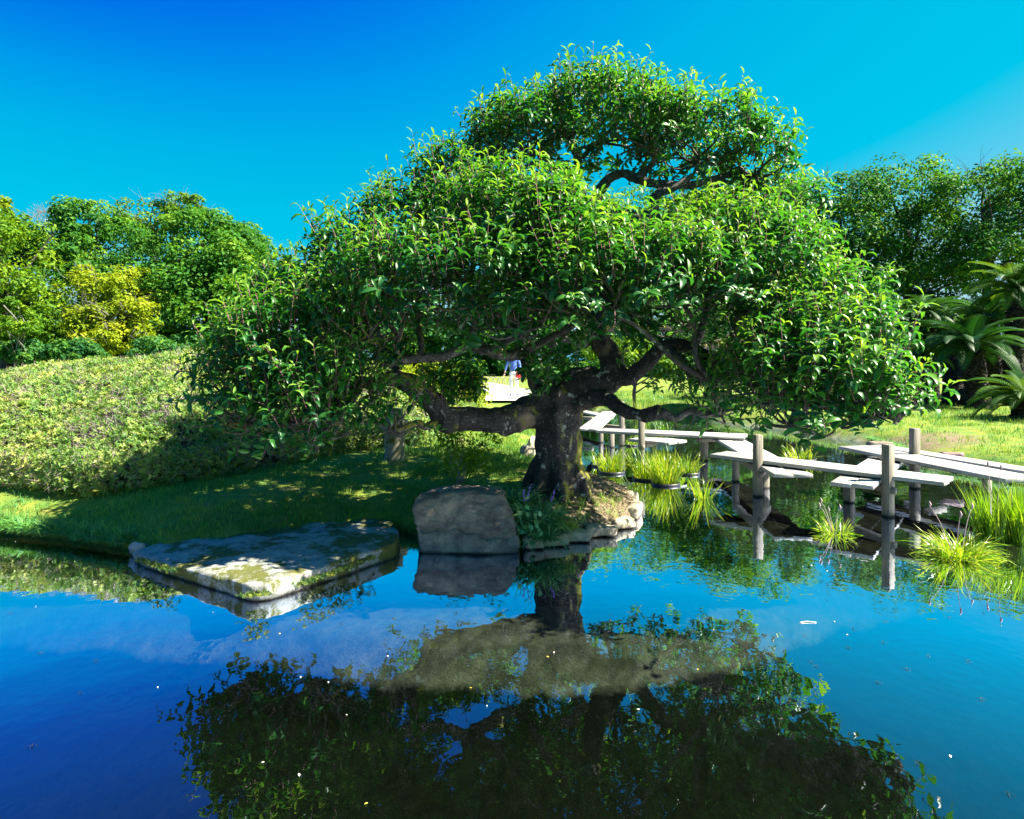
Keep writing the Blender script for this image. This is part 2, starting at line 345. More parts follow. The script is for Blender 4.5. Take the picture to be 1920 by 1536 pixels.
xs = graded(-160, -6.5, 6.2, 160, .055); ys = graded(-12, 3.0, 12.0, 260, .055, 1.09)
XX, YY = np.meshgrid(xs, ys); P2 = np.stack([XX.ravel(), YY.ravel()], 1); gz, gd, gdark = land_height(P2, True)
ix = np.arange(len(xs)*len(ys)).reshape(len(ys), len(xs)); q = np.stack([ix[:-1, :-1], ix[:-1, 1:], ix[1:, 1:], ix[1:, :-1]], -1).reshape(-1, 4)
spit = sdf(P2, SPIT); soil = np.clip(1-np.maximum(spit+.05, 0)/.35, 0, 1)*np.clip((P2[:, 0]-.05)/.4, 0, 1)
dry = np.exp(-((P2[:, 0]-8.3)/1.8)**2-((P2[:, 1]-13)/2.2)**2)*.75 + np.exp(-((P2[:, 0]+1.0)/.5)**2-((P2[:, 1]-12.2)/1.5)**2)*.7
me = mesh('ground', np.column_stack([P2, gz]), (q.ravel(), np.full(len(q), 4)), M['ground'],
          dict(soil=soil, bed=np.clip(-gd/.06+.5, 0, 1), deep_dark=gdark, dry=dry))
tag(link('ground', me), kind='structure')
RINGS = [(*g2(920, 1245), .055, .35), (*g2(1365, 1105), .07, .5), (*g2(1280, 1090), .06, .5), (*g2(1290, 1075), .09, .7), (*g2(680, 1255), .05, .3), (*g2(1760, 1090), .08, .6),
         (*g2(1000, 1400), .05, .35), (*g2(870, 1440), .05, .35), (*g2(1180, 1490), .06, .4), (*g2(850, 1130), .08, .8), (*g2(220, 1310), .06, .35), (*g2(1790, 1260), .09, 1.0)]
wm = mesh('water', [(-40, .3, 0), (40, .3, 0), (40, 30, 0), (-40, 30, 0)], [(0, 1, 2, 3)], water_mat(RINGS), smooth=False)
tag(link('water', wm), kind='structure')
def path_mat():
    k = NT('pale_path'); n = k.noise(6, 6); return k.done(k.mix(n, (.3, .285, .26), (.45, .43, .39)), .9, k.bump(k.noise(50), .3, .01))
pp = [(-3.2, 41, 0), (-1.2, 30, 0), (-.95, 22.5, 0), (2.6, 22.4, 0), (2.9, 26, 0), (1.0, 30, 0), (-1.4, 41, 0)]
pv = [(x, y, .475) for x, y, _ in pp]
tag(link('path', mesh('path', pv, [tuple(range(len(pv)))], path_mat(), smooth=False)), kind='structure')

# ---------------------------------------------------------------- leaf templates
def arch_leaf(a0, a1, w=.36, fold=28, rows=((.22, .62), (.5, 1.), (.8, .66))):
    a0, a1, fo = math.radians(a0), math.radians(a1), math.radians(fold); N = 24; p = [(0., 0.)]; ang = []
    for i in range(N):
        t = (i+.5)/N; a = a0+(a1-a0)*t; ang.append(a); p.append((p[-1][0]+math.cos(a)/N, p[-1][1]+math.sin(a)/N))
    V = [(0, 0, 0)]
    for t, pr in rows:
        i = int(t*N); x, z = p[i]; a = ang[min(i, N-1)]; nx, nz = -math.sin(a), math.cos(a); h = w/2*pr
        for s in (-1, 0, 1): V.append((x+nx*abs(s)*h*math.sin(fo), s*h*math.cos(fo), z+nz*abs(s)*h*math.sin(fo)))
    V.append((p[-1][0], 0, p[-1][1])); Fc = [(0, 2, 1), (0, 3, 2)]; r = len(rows)
    for k in range(r-1):
        b = 1+3*k; Fc += [(b, b+1, b+4, b+3), (b+1, b+2, b+5, b+4)]
    b = 1+3*(r-1); e = len(V)-1; Fc += [(b, b+1, e), (b+1, b+2, e)]; return np.array(V), Fc
LEAF = [arch_leaf(72, 15, .30), arch_leaf(40, -60), arch_leaf(12, -95, .40), arch_leaf(28, -25, .34, 18), arch_leaf(55, -105, .36, 36)]
DIAMOND = (np.array([(-.5, 0, 0), (0, -.28, .08), (.5, 0, -.06), (0, .28, .08)]), [(0, 1, 2), (0, 2, 3)])
def blade(L, w, a0, a1, n=4, az=0., base=(0, 0)):
    V, x, z = [], 0., 0.; ca, sa = math.cos(az), math.sin(az)
    for i in range(n):
        t = i/n; h = w/2*(1-t**2.2)*(.7+.3*min(1, t*4)); a = math.radians(a0+(a1-a0)*t)
        for s in (-1, 1): V.append((base[0]+x*ca-s*h*sa, base[1]+x*sa+s*h*ca, z))
        x += math.cos(a)*L/n; z += math.sin(a)*L/n
    V.append((base[0]+x*ca, base[1]+x*sa, z)); Fc = [(2*i, 2*i+1, 2*i+3, 2*i+2) for i in range(n-1)]+[(2*n-2, 2*n-1, 2*n)]
    return V, Fc
def tuft(nb, L, w, spread, n=2, lean=(55, 88), droop=(10, 50)):
    m = MB()
    for i in range(nb):
        a0 = random.uniform(*lean); az = random.uniform(0, 6.283); b = (random.gauss(0, spread), random.gauss(0, spread))
        m.add(*blade(L*random.uniform(.55, 1.1), w, a0, a0-random.uniform(*droop), n, az, b))
    return np.array(m.V), m.F
def rosette(nl):
    m = MB()
    for i in range(nl):
        az = i*2.4+random.uniform(-.3, .3); ca, sa = math.cos(az), math.sin(az); el = random.uniform(.1, .9); L = random.uniform(.7, 1.1); w = .17
        t = (math.cos(el)*ca, math.cos(el)*sa, math.sin(el)); s = (-sa*w, ca*w, 0); mid = [c*L*.55 for c in t]
        m.add([(0, 0, 0), (mid[0]+s[0], mid[1]+s[1], mid[2]+.05), (t[0]*L, t[1]*L, t[2]*L-.12), (mid[0]-s[0], mid[1]-s[1], mid[2]+.05)], [(0, 1, 2), (0, 2, 3)])
    return np.array(m.V), m.F

# ---------------------------------------------------------------- the pruned quince tree
tree = empty('quince_tree', (TRUNK.x, TRUNK.y, TRUNK.z), 'old pruned tree with thick mossy trunk and broad layered crown over the pond', 'tree')
YT = 7.6
limbs = [   # trunk and thick limbs, fused: list of (px,py,Y), radii m
    ([(1050, 955, 7.55), (1048, 900, 7.6), (1046, 850, 7.6), (1046, 800, 7.6), (1050, 755, 7.6), (1062, 722, 7.6)], [.34, .29, .265, .27, .30, .26]),
    ([(1040, 775, 7.6), (995, 774, 7.5), (940, 786, 7.3), (880, 788, 7.2), (838, 783, 7.1), (808, 752, 7.0), (775, 728, 6.9), (735, 712, 6.7), (690, 715, 6.5), (640, 705, 6.4)], [.2, .2, .15, .135, .13, .12, .11, .09, .07, .05]),
    ([(1035, 748, 7.6), (1012, 722, 7.6), (997, 692, 7.55), (995, 640, 7.4), (1012, 590, 7.1)], [.15, .12, .09, .08, .06]),
    ([(1055, 735, 7.6), (1085, 716, 7.45), (1130, 722, 7.35), (1152, 700, 7.3), (1150, 668, 7.4), (1128, 640, 7.5), (1115, 590, 7.7), (1112, 520, 7.9), (1108, 450, 8.0), (1105, 400, 8.0)], [.2, .17, .16, .16, .14, .12, .12, .12, .11, .10]),
    ([(1135, 712, 7.35), (1185, 706, 7.2), (1218, 680, 7.1), (1245, 648, 7.0), (1300, 655, 6.8), (1350, 690, 6.4), (1400, 705, 6.1)], [.12, .09, .085, .08, .065, .055, .04]),
    ([(1070, 765, 7.5), (1100, 748, 7.3), (1135, 750, 7.1), (1165, 768, 6.9), (1205, 775, 6.75), (1242, 770, 6.6)], [.13, .1, .085, .08, .08, .07]),
    ([(1100, 640, 7.5), (1060, 632, 7.2), (1010, 650, 7.0), (955, 668, 6.9), (905, 655, 6.8), (870, 652, 6.7), (830, 668, 6.7), (770, 672, 6.6), (720, 690, 6.5)], [.08, .07, .065, .06, .06, .055, .05, .045, .03]),
    ([(1245, 650, 7.0), (1275, 675, 6.7), (1300, 698, 6.5), (1330, 708, 6.3), (1370, 712, 6.2)], [.06, .05, .045, .04, .03]),
    ([(1105, 410, 8.0), (1140, 395, 7.9), (1190, 408, 7.7), (1225, 405, 7.6), (1290, 420, 7.4), (1350, 425, 7.2)], [.09, .08, .075, .065, .05, .03]),
    ([(1105, 405, 8.0), (1078, 370, 7.95), (1062, 330, 7.9), (1030, 310, 7.85), (1000, 300, 7.8)], [.09, .075, .065, .045, .03]),
    ([(1105, 400, 8.0), (1130, 350, 7.9), (1160, 325, 7.8), (1210, 340, 7.7), (1290, 345, 7.6), (1370, 325, 7.6)], [.08, .065, .055, .055, .045, .03]),
    ([(1225, 405, 7.6), (1230, 370, 7.5), (1260, 352, 7.4), (1300, 330, 7.4)], [.06, .05, .04, .03]),
    ([(1075, 365, 7.95), (1085, 310, 7.9), (1070, 260, 7.9), (1100, 220, 7.9)], [.06, .05, .04, .025]),
]
trunk_mb = MB(); nodes = []
for k, (pp, rr) in enumerate(limbs):
    pts = [A(*p) for p in pp]
    if k: pts = [p+Vector((mnoise.noise(p*3), mnoise.noise(p*3+Vector((9, 0, 0))), mnoise.noise(p*3+Vector((0, 9, 0)))))*.05 if 0 < i else p for i, p in enumerate(pts)]
    if k < 6: trunk_mb.add(*tube(pts, rr, 10 if k < 2 else 8, 5, .25))
    else: bv_, bf_ = tube(pts, rr, 10, 8, .4); link('branch', mesh('branch', np.array([tuple(v) for v in bv_]), bf_, M['bark_pale']), tree)
    if k: nodes += [(p, r) for p, r in zip(crom(pts, 3), np.interp(np.linspace(0, 1, len(pts)*3-2), np.linspace(0, 1, len(rr)), rr))][2:]
for a in range(7):     # root flare
    an = a*.9+.3; d = Vector((math.cos(an), math.sin(an), 0)); L = random.uniform(.46, .68)
    b = Vector((TRUNK.x, TRUNK.y, 0))
    trunk_mb.add(*tube([b+d*.1+Vector((0, 0, .85)), b+d*.2+Vector((0, 0, .62)), b+d*.34+Vector((0, 0, .42)), b+d*L+Vector((0, 0, .16))], [.1, .12, .09, .035], 8, 4, .2))
for (px, py, Y, r) in [(1018, 742, 7.42, .13), (1045, 738, 7.32, .1), (838, 792, 7.05, .13)]:   # burls and cut knots
    c = A(px, py, Y); bmv = bmesh.new(); bmesh.ops.create_icosphere(bmv, subdivisions=2, radius=r); trunk_mb.add([v.co+c for v in bmv.verts], [[v.index for v in f.verts] for f in bmv.faces]); bmv.free()
tme = remesh(trunk_mb.V, trunk_mb.F, .023, 3, M['bark'], 'trunk')
def bark_disp(c, n):
    p = Vector(c); r = fbm((p.x, p.y, p.z*.45), 4.2, 4)*.022 + mnoise.noise((p.x*14, p.y*14, p.z*4))*.009
    if p.z < 1.35 and abs(p.x-TRUNK.x) < .5: r += .035*mnoise.noise((math.atan2(p.y-TRUNK.y, p.x-TRUNK.x)*1.9, p.z*.55, 3.3))
    return r
displace(tme, bark_disp); link('trunk', tme, tree)

PADS = [  # px, py, Y, rx px, ry px, depth radius m, density
    (1130, 240, 8.0, 125, 52, 1.1, 1), (985, 272, 7.9, 112, 40, .9, 1), (1310, 285, 7.6, 120, 48, 1.0, 1), (1215, 262, 7.4, 90, 40, .7, .9), (1415, 318, 7.5, 60, 42, .6, 1), (920, 290, 7.9, 45, 28, .5, 1),
    (860, 370, 7.7, 90, 46, .8, 1), (770, 430, 7.5, 85, 42, .8, 1), (670, 495, 7.2, 75, 46, .8, 1), (570, 575, 7.0, 80, 42, .8, 1),
    (900, 440, 8.8, 150, 60, .8, .8), (1320, 465, 8.8, 150, 42, .8, .8), (700, 550, 8.3, 130, 50, .8, .8), (1150, 510, 9.0, 200, 50, .7, .8), (1450, 565, 8.2, 120, 45, .8, .8), (1020, 455, 9.2, 150, 50, .8, .8),
    (960, 430, 6.5, 150, 72, .8, 1.1), (1040, 480, 6.1, 150, 72, .7, 1.1), (1150, 545, 5.8, 160, 72, .7, 1.1), (900, 540, 6.0, 140, 66, .7, 1.1), (750, 545, 6.3, 130, 70, .8, 1),
    (1350, 475, 6.8, 135, 50, .9, 1.1), (1430, 528, 6.4, 130, 60, .9, 1.1), (1540, 580, 6.1, 70, 48, .7, 1), (1290, 545, 5.9, 130, 60, .6, 1.1), (1455, 408, 7.6, 75, 32, .7, 1), (1080, 570, 5.7, 120, 50, .5, 1),
    (560, 665, 6.4, 130, 80, .8, 1), (480, 710, 6.4, 85, 75, .7, 1), (620, 755, 6.0, 90, 68, .6, 1), (690, 615, 6.4, 100, 45, .7, 1), (540, 770, 6.1, 90, 55, .6, 1), (430, 735, 6.5, 45, 45, .5, .8), (735, 790, 6.2, 50, 35, .4, .7),
    (1540, 670, 5.7, 115, 68, .8, 1), (1480, 730, 5.5, 120, 68, .7, 1), (1575, 745, 5.3, 85, 55, .6, 1), (1350, 755, 6.5, 75, 42, .5, .8), (1622, 690, 5.6, 55, 55, .6, .9), (1680, 765, 5.2, 35, 25, .3, .7), (1450, 610, 6.3, 90, 30, .6, .7),
    (600, 800, 5.9, 80, 40, .5, .9), (460, 785, 6.2, 60, 36, .5, .9), (1490, 785, 5.35, 105, 36, .5, .9), (1620, 775, 5.2, 60, 34, .4, .9), (980, 610, 5.9, 110, 30, .4, .9),
    (820, 590, 9.6, 110, 32, .9, .7), (980, 580, 10.2, 120, 34, .9, .7), (1130, 592, 10.3, 120, 36, .9, .7), (1280, 600, 9.8, 120, 36, .9, .7), (1400, 620, 9.2, 90, 35, .8, .7),
]
SH0, SHD, SHL, SHT = [], [], [], []
twigs = MB(); conn = []
for (px, py, Y, rx, ry, rd, den) in PADS:
    c = np.array(A(px, py, Y)); e = np.array([rx*Y/F, rd, ry*Y/F]); area = 4*math.pi*((e[0]*e[1])**1.6/3+(e[0]*e[2])**1.6/3+(e[1]*e[2])**1.6/3)**(1/1.6)
    n = int(area*34*den); d = nrm(rng.normal(size=(n*3, 3)))
    keep = rng.random(n*3) < np.clip(.42+.8*d[:, 2], .08, 1); d = d[keep][:n]
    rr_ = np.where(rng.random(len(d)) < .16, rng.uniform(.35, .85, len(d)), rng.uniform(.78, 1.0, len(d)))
    p = c+d*e*rr_[:, None]; nn = nrm(d/e)
    s = nrm(nn*.55+np.array([0, 0, .75])+rng.normal(size=d.shape)*.22); s[d[:, 2] < -.1] = nrm(nn[d[:, 2] < -.1]*.9+np.array([0, 0, .15])+rng.normal(size=(int((d[:, 2] < -.1).sum()), 3))*.25)
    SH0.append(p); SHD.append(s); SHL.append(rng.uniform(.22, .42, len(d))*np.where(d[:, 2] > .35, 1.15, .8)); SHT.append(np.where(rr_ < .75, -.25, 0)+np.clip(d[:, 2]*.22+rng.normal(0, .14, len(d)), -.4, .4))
    base = Vector(c)-Vector((0, 0, e[2]*.55)); best = min(nodes, key=lambda t: (t[0]-base).length+max(0, t[0].z-base.z)*1.5+(t[1] < .035)*.3)
    a = best[0]; m1 = a.lerp(base, .35)+Vector((random.gauss(0, .07), random.gauss(0, .07), -.06)); m2 = a.lerp(base, .7)+Vector((random.gauss(0, .07), random.gauss(0, .07), .03))
    r0 = min(best[1]*.8, .05); conn.append(([a, m1, m2, base, Vector(c)], [r0, r0*.85, r0*.7, r0*.6, .012]))
    for k in range(16):
        dd = Vector(nrm(rng.normal(size=3)+np.array([0, 0, .35]))); tip = Vector(c)+Vector(dd*Vector(e) if False else (dd.x*e[0], dd.y*e[1], dd.z*e[2]))*.82
        st = base.lerp(Vector(c), random.random()*.6); mid = st.lerp(tip, .5)+Vector((random.gauss(0, .06), random.gauss(0, .06), random.gauss(-.03, .05)))
        twigs.add(*tube([st, mid, tip], [.018, .012, .005], 5, 3, .2, False))
for pts, rr in conn: link('branch', mesh('branch', np.array([tuple(v) for v in tube(pts, rr, 7, 5, .25)[0]]), tube(pts, rr, 7, 5, .25)[1], M['bark_pale']), tree)
link('twigs', twigs.mesh('twigs', M['bark_pale']), tree, 'stuff')
# water shoots on the low left limb
for k in range(70):
    t = random.random(); b = A(790+110*t, 770-4*t+random.uniform(-8, 2), 7.0+.2*t); SH0.append(np.array([b])+rng.normal(size=(1, 3))*.04+np.array([[0, 0, random.uniform(0, .35)]]))
    SHD.append(nrm(rng.normal(size=(1, 3))*.35+np.array([[0, 0, .9]]))); SHL.append(np.array([random.uniform(.15, .3)])); SHT.append(np.array([.1]))
for (px, py, Y, n) in [(1000, 645, 6.9, 18), (1002, 688, 7.0, 14), (975, 600, 6.6, 16), (1060, 690, 7.9, 14), (1040, 655, 8.0, 12), (1240, 700, 8.3, 10), (900, 615, 6.5, 16), (1180, 610, 6.3, 16)]:    # small hanging sprays around the fork
    c = np.array(A(px, py, Y)); SH0.append(c+rng.normal(size=(n, 3))*.12); SHD.append(nrm(rng.normal(size=(n, 3))*.7+np.array([0, -.2, -.1]))); SHL.append(rng.uniform(.15, .25, n)); SHT.append(np.full(n, -.1))
P0, SD, SL, ST = np.concatenate(SH0), np.concatenate(SHD), np.concatenate(SHL), np.concatenate(SHT)
NL = 10; up = np.array([0, 0, 1.])
parts = []; allP, allR, allS, allT, allV = [], [], [], [], []
ph0 = rng.uniform(0, 6.28, len(P0)); X0 = nrm(np.cross(SD, rng.normal(size=SD.shape))); Y0 = np.cross(SD, X0)
for k in range(NL):
    f = .12+.88*k/(NL-1); ph = ph0+k*2.4+rng.normal(0, .25, len(P0)); o = X0*np.cos(ph)[:, None]+Y0*np.sin(ph)[:, None]
    z = nrm(SD*.45+up*.55+rng.normal(size=SD.shape)*.1); x = o; y = nrm(np.cross(z, x)); x = np.cross(y, z)
    allP.append(P0+SD*(SL*f)[:, None]); allR.append(np.stack([x, y, z], 2)); top = k >= NL-2
    allS.append(rng.uniform(.105, .165, len(P0))*(.72 if top else 1.)); v = np.where(rng.random(len(P0)) < .5, 1, 2) if k < NL-5 else np.full(len(P0), 1)
    if top: v = np.where(rng.random(len(P0)) < .6, 0, 1)
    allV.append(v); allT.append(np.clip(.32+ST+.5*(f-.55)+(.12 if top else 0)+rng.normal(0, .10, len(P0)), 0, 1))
LP, LR, LS, LT, LV = map(np.concatenate, (allP, allR, allS, allT, allV))
LV = np.where((LV > 0) & (rng.random(len(LV)) < .4), np.where(rng.random(len(LV)) < .5, 3, 4), LV); LS = LS*np.tile(rng.uniform(.75, 1.2, len(P0)), NL)*rng.uniform(.8, 1.15, len(LS))
keep = rng.random(len(LP)) < .93; LP, LR, LS, LT, LV = LP[keep], LR[keep], LS[keep], LT[keep], LV[keep]
dist = np.linalg.norm(LP-np.array([0, 0, H]), axis=1); big = np.argsort(dist/LS)[:300]; msk = np.ones(len(LP), bool); msk[big] = False
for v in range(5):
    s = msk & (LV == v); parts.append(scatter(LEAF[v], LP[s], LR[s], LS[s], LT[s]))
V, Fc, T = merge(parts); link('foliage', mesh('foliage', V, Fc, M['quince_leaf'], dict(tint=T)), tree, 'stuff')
lm = {(v, t): mesh('leaf', LEAF[v][0], LEAF[v][1], M['quince_leaf'], dict(tint=np.full(len(LEAF[v][0]), t))) for v in range(5) for t in (.2, .45, .7)}
for i in big:
    o = bpy.data.objects.new('leaf', lm[(int(LV[i]), min((.2, .45, .7), key=lambda t: abs(t-LT[i])))]); C.objects.link(o); o.parent = tree
    mm = Matrix(LR[i].tolist()).to_4x4() @ Matrix.Scale(LS[i], 4); mm.translation = Vector(LP[i])-tree.location; o.matrix_basis = mm
sticks = MB(); STK = (np.array([(.004, 0, 0), (-.002, .0035, 0), (-.002, -.0035, 0), (.0015, 0, 1), (-.001, .001, 1), (-.001, -.001, 1)]), [(0, 1, 4, 3), (1, 2, 5, 4), (2, 0, 3, 5)])
Rm = frames(SD); TV = STK[0]; Vs = np.einsum('nij,nkj->nki', Rm, np.stack([np.broadcast_to(TV[:, 0]*1.2, (len(SD), 6)), np.broadcast_to(TV[:, 1]*1.2, (len(SD), 6)), TV[:, 2][None]*SL[:, None]], 2))+P0[:, None]
lp = np.array([i for f in STK[1] for i in f]); link('shoots', mesh('shoots', Vs.reshape(-1, 3), ((lp[None]+(np.arange(len(SD))*6)[:, None]).ravel(), np.full(3*len(SD), 4)), M['purple_twig']), tree, 'stuff')

# ---------------------------------------------------------------- clipped azalea hedge on the left
HED = [g2(-260, 905, .38), g2(0, 905, .38), g2(110, 916, .38), g2(200, 918, .38), g2(300, 910, .38), g2(400, 898, .38), g2(520, 876, .38), g2(640, 852, .38), g2(760, 838, .4), g2(850, 818, .4), g2(890, 790, .4), (-.95, 18), (-2.2, 19.5), (-6, 20), (-12, 19), (-15, 13)]
def hedge_h(P):
    d = -sdf(P, HED); dd = np.maximum(d, 0); lump = vnoise(P, .8, 7.)*.12+vnoise(P, 2.6, 2.)*.06+vnoise(P, 6., 5.)*.03
    lim = np.clip(np.interp(P[:, 0], [-13, -9, -7.5, -6, -4, -2.8, -1.7, -.6], [1.4, 1.58, 1.63, 1.84, 1.85, 1.6, 1.1, .8]), 0, 9)
    top = .35*(1-np.exp(-dd/.16)) + (lim-.35)*(1-np.exp(-(dd/2.1)**1.15))
    return np.where(d > 0, .38+top+lump*np.clip(dd/.5, 0, 1), .2), d
hx = graded(-16, -9, -.4, 0, .16); hy = graded(6.6, 7., 14, 20.5, .16)
XX, YY = np.meshgrid(hx, hy); HP = np.stack([XX.ravel(), YY.ravel()], 1); hz, hd = hedge_h(HP)
ixh = np.arange(len(HP)).reshape(XX.shape); qh = np.stack([ixh[:-1, :-1], ixh[:-1, 1:], ixh[1:, 1:], ixh[1:, :-1]], -1).reshape(-1, 4); qh = qh[(hd[qh] > .10).all(1)]
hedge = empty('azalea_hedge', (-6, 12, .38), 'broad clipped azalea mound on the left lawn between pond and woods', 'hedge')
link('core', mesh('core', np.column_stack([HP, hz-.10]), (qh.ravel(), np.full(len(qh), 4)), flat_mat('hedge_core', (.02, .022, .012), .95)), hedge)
def hedge_pts(n):
    u = rng.random(n*4); Yp = 1/(u*(1/6.7-1/20)+1/20); Xp = rng.uniform(-1.0, .0, n*4)*np.minimum(Yp*.84, 16)
    P = np.stack([Xp, Yp], 1); z, d = hedge_h(P); k = d > .0; P, z, d = P[k][:n], z[k][:n], d[k][:n]
    e = .06; zx, _ = hedge_h(P+np.array([e, 0])); zy, _ = hedge_h(P+np.array([0, e])); N = nrm(np.stack([-(zx-z)/e, -(zy-z)/e, np.ones(len(z))], 1)); return P, z, N, d
P, z, N, d = hedge_pts(38000)
# the steep front rim gets its own leaves
rim = []
for i in range(len(HED)-6):
    a, b = np.array(HED[i]), np.array(HED[i+1]); L = np.linalg.norm(b-a); n = int(L*420); t = rng.random(n)[:, None]; e = (b-a)/L; out = np.array([e[1], -e[0]])
    hgt = rng.uniform(.04, .42, n); q2 = a+(b-a)*t+(-out)*(hgt[:, None]*.25+rng.normal(0, .04, (n, 1)))+out*.06
    rim.append((np.column_stack([q2, .38+hgt]), np.column_stack([np.repeat(out[None], n, 0), np.full(n, .5)])))
RP = np.concatenate([r[0] for r in rim]); RN = nrm(np.concatenate([r[1] for r in rim]))
HPp = np.concatenate([np.column_stack([P, z+rng.uniform(-.08, .05, len(P))]), RP]); HN = np.concatenate([N, RN]); HN = nrm(HN+rng.normal(size=HN.shape)*.45)
kp = rng.random(len(HPp)) < np.clip(1.02-1.5*np.maximum(vnoise(HPp[:, :2], 1.6, 9.)+.05, 0)-.8*np.maximum(vnoise(HPp[:, :2], 5., 1.), 0), .25, 1); HPp, HN = HPp[kp], HN[kp]
tn = vnoise(HPp[:, :2], .9, 4.)*.35+vnoise(HPp[:, :2], 4, 4.)*.25; parts = []
ti = np.clip(.5+tn+rng.normal(0, .17, len(HPp)), 0, 1)
for v in range(3):
    s = np.arange(len(HPp)) % 3 == v; parts.append(scatter(rosette(6), HPp[s], frames(HN[s]), rng.uniform(.04, .068, s.sum())*np.clip(HPp[s][:, 1]/9, 1, 1.5), ti[s]))
V, Fc, T = merge(parts); link('foliage', mesh('foliage', V, Fc, M['azalea'], dict(tint=T)), hedge, 'stuff')
P, z, N, d = hedge_pts(30000); kk = rng.random(len(P)) < np.clip(.25+1.6*np.maximum(vnoise(P, 1.6, 9.)+.08, 0)+1.0*np.maximum(vnoise(P, 5., 1.), 0), .1, 1); P, z, N = P[kk], z[kk], N[kk]; TP = np.concatenate([np.column_stack([P, z+.015]), RP]); TN = nrm(np.concatenate([N*.5, RN*.7])+rng.normal(size=TP.shape)*.6)
TW = (np.array([(.012, 0, 0), (-.012, 0, 0), (.004, .05, .6), (-.008, .05, .6), (0, -.02, 1)]), [(0, 1, 3, 2), (2, 3, 4)])
V, Fc, T = merge([scatter(TW, TP, frames(TN), rng.uniform(.08, .17, len(TP)), np.zeros(len(TP)))]); link('twigs', mesh('twigs', V, Fc, M['dry_twig']), hedge, 'stuff')

# ---------------------------------------------------------------- generic trees and bushes behind
def leafy(ells, lobes, per, size, inner=.15, seed=0):
    """leaves of a crown: many clumps over the given ellipsoids. ells: px,py,Y,rx px,ry px,depth m"""
    Ps, Ns, Ts = [], [], []
    for (px, py, Y, rx, ry, rd) in ells:
        c = np.array(A(px, py, Y)); e = np.array([rx*Y/F, rd, ry*Y/F]); d = nrm(rng.normal(size=(lobes*2, 3))); d = d[(d[:, 2] > -.55)][:lobes]
        lc = c+d*e*rng.uniform(.55, .95, (len(d), 1)); lr = np.mean(e)*rng.uniform(.17, .36, len(d)); lt = rng.normal(0, .18, len(d))
        n = per*len(d); dd = nrm(rng.normal(size=(n, 3))+np.array([0, 0, .25])); k = np.repeat(np.arange(len(d)), per)
        r = np.where(rng.random(n) < inner, rng.random(n)*.8, rng.uniform(.75, 1.1, n))
        Ps.append(lc[k]+dd*(lr[k]*r)[:, None]*np.array([1.15, 1.15, .8])); Ns.append(dd*.7+np.array([0, 0, .5])); Ts.append(np.clip(.45+lt[k]+rng.normal(0, .14, n)+dd[:, 2]*.08, 0, 1))
    P = np.concatenate(Ps); N = nrm(np.concatenate(Ns)+rng.normal(size=P.shape)*.45); T = np.concatenate(Ts)
    return merge([scatter(DIAMOND, P, frames(N), rng.uniform(.7, 1.3, len(P))*size, T)])
random.seed(21)
def bg_tree(name, label, cat, base, ells, mat, lobes=26, per=90, size=.28, trunk=.2, tm=None, group=None, sprigs=0):
    K = 1.65 if base[1] > 25 else 1.; base = (base[0], base[1]*K); ells = [(a, b_, c*K, d, e, f*K) for a, b_, c, d, e, f in ells]; ells += [(ells[0][0], 690, ells[0][2], ells[0][3]*1.1, 26, ells[0][5])] if name == 'understory_shrub' else []; size *= K*.8; per = int(per*1.45); trunk *= K
    b = A(base[0], HZ, base[1]); b.z = float(land_height([(b.x, b.y)])[0])-.05; root = empty(name, b, label, cat, group)
    V, Fc, T = leafy(ells, lobes, per, size); link('crown', mesh('crown', V, Fc, mat, dict(tint=T), smooth=False), root, 'stuff')
    if trunk:
        m = MB(); top = A(*ells[0][:3])
        fork = b.lerp(top, .5)+Vector((random.gauss(0, .2), 0, 0)); m.add(*tube([b, b.lerp(fork, .5)+Vector((random.gauss(0, .12), 0, 0)), fork, fork.lerp(top, .6)+Vector((random.gauss(0, .3), 0, 0)), top], [trunk*1.2, trunk, trunk*.85, trunk*.5, .03], 8, 4, .2))
        for el in ells:
            c = A(*el[:3])
            for k in range(4):
                t = c+Vector((random.uniform(-1, 1)*el[3]*el[2]/F, random.uniform(-1, 1)*el[5], random.uniform(-.2, .9)*el[4]*el[2]/F))*.85
                s = b.lerp(fork, random.uniform(.75, 1)) if k == 0 else fork.lerp(top, random.random()*.6)
                m.add(*tube([s, s.lerp(t, .5)+Vector((random.gauss(0, .3), random.gauss(0, .3), random.gauss(.1, .3))), t], [trunk*.45, trunk*.25, .02], 6, 4, .2, False))
        for k in range(sprigs):
            el = random.choice(ells); c = A(*el[:3]); d = Vector(nrm(rng.normal(size=3)+np.array([0, -.2, .6]))); e = Vector((el[3]*el[2]/F, el[5], el[4]*el[2]/F))
            p = c+Vector((d.x*e.x, d.y*e.y, d.z*e.z))*.7; q2 = c+Vector((d.x*e.x, d.y*e.y, d.z*e.z))*random.uniform(1.0, 1.2)+Vector((0, 0, .3))
            for j in range(3): m.add(*tube([p, p.lerp(q2, .5)+Vector(rng.normal(size=3))*.15, q2+Vector(rng.normal(size=3))*.35], [.02, .012, .006], 4, 3, 0, False))
        link('trunk', m.mesh('trunk', tm or M['bg_bark']), root)
    return root
pale = flat_mat('pale_bark', (.16, .15, .14), .8)
gw = 'trees of the wood beyond the hedge'
bg_tree('woodland_tree', 'tall lime green tree at the far left edge of the wood', 'tree', (10, 30), [(5, 470, 30, 85, 75, 2.5), (25, 560, 29, 105, 70, 2.6), (-40, 450, 31, 80, 80, 2.5), (50, 620, 28, 70, 40, 2)], M['tree_lime'], 30, 110, .24, .25, group=gw)
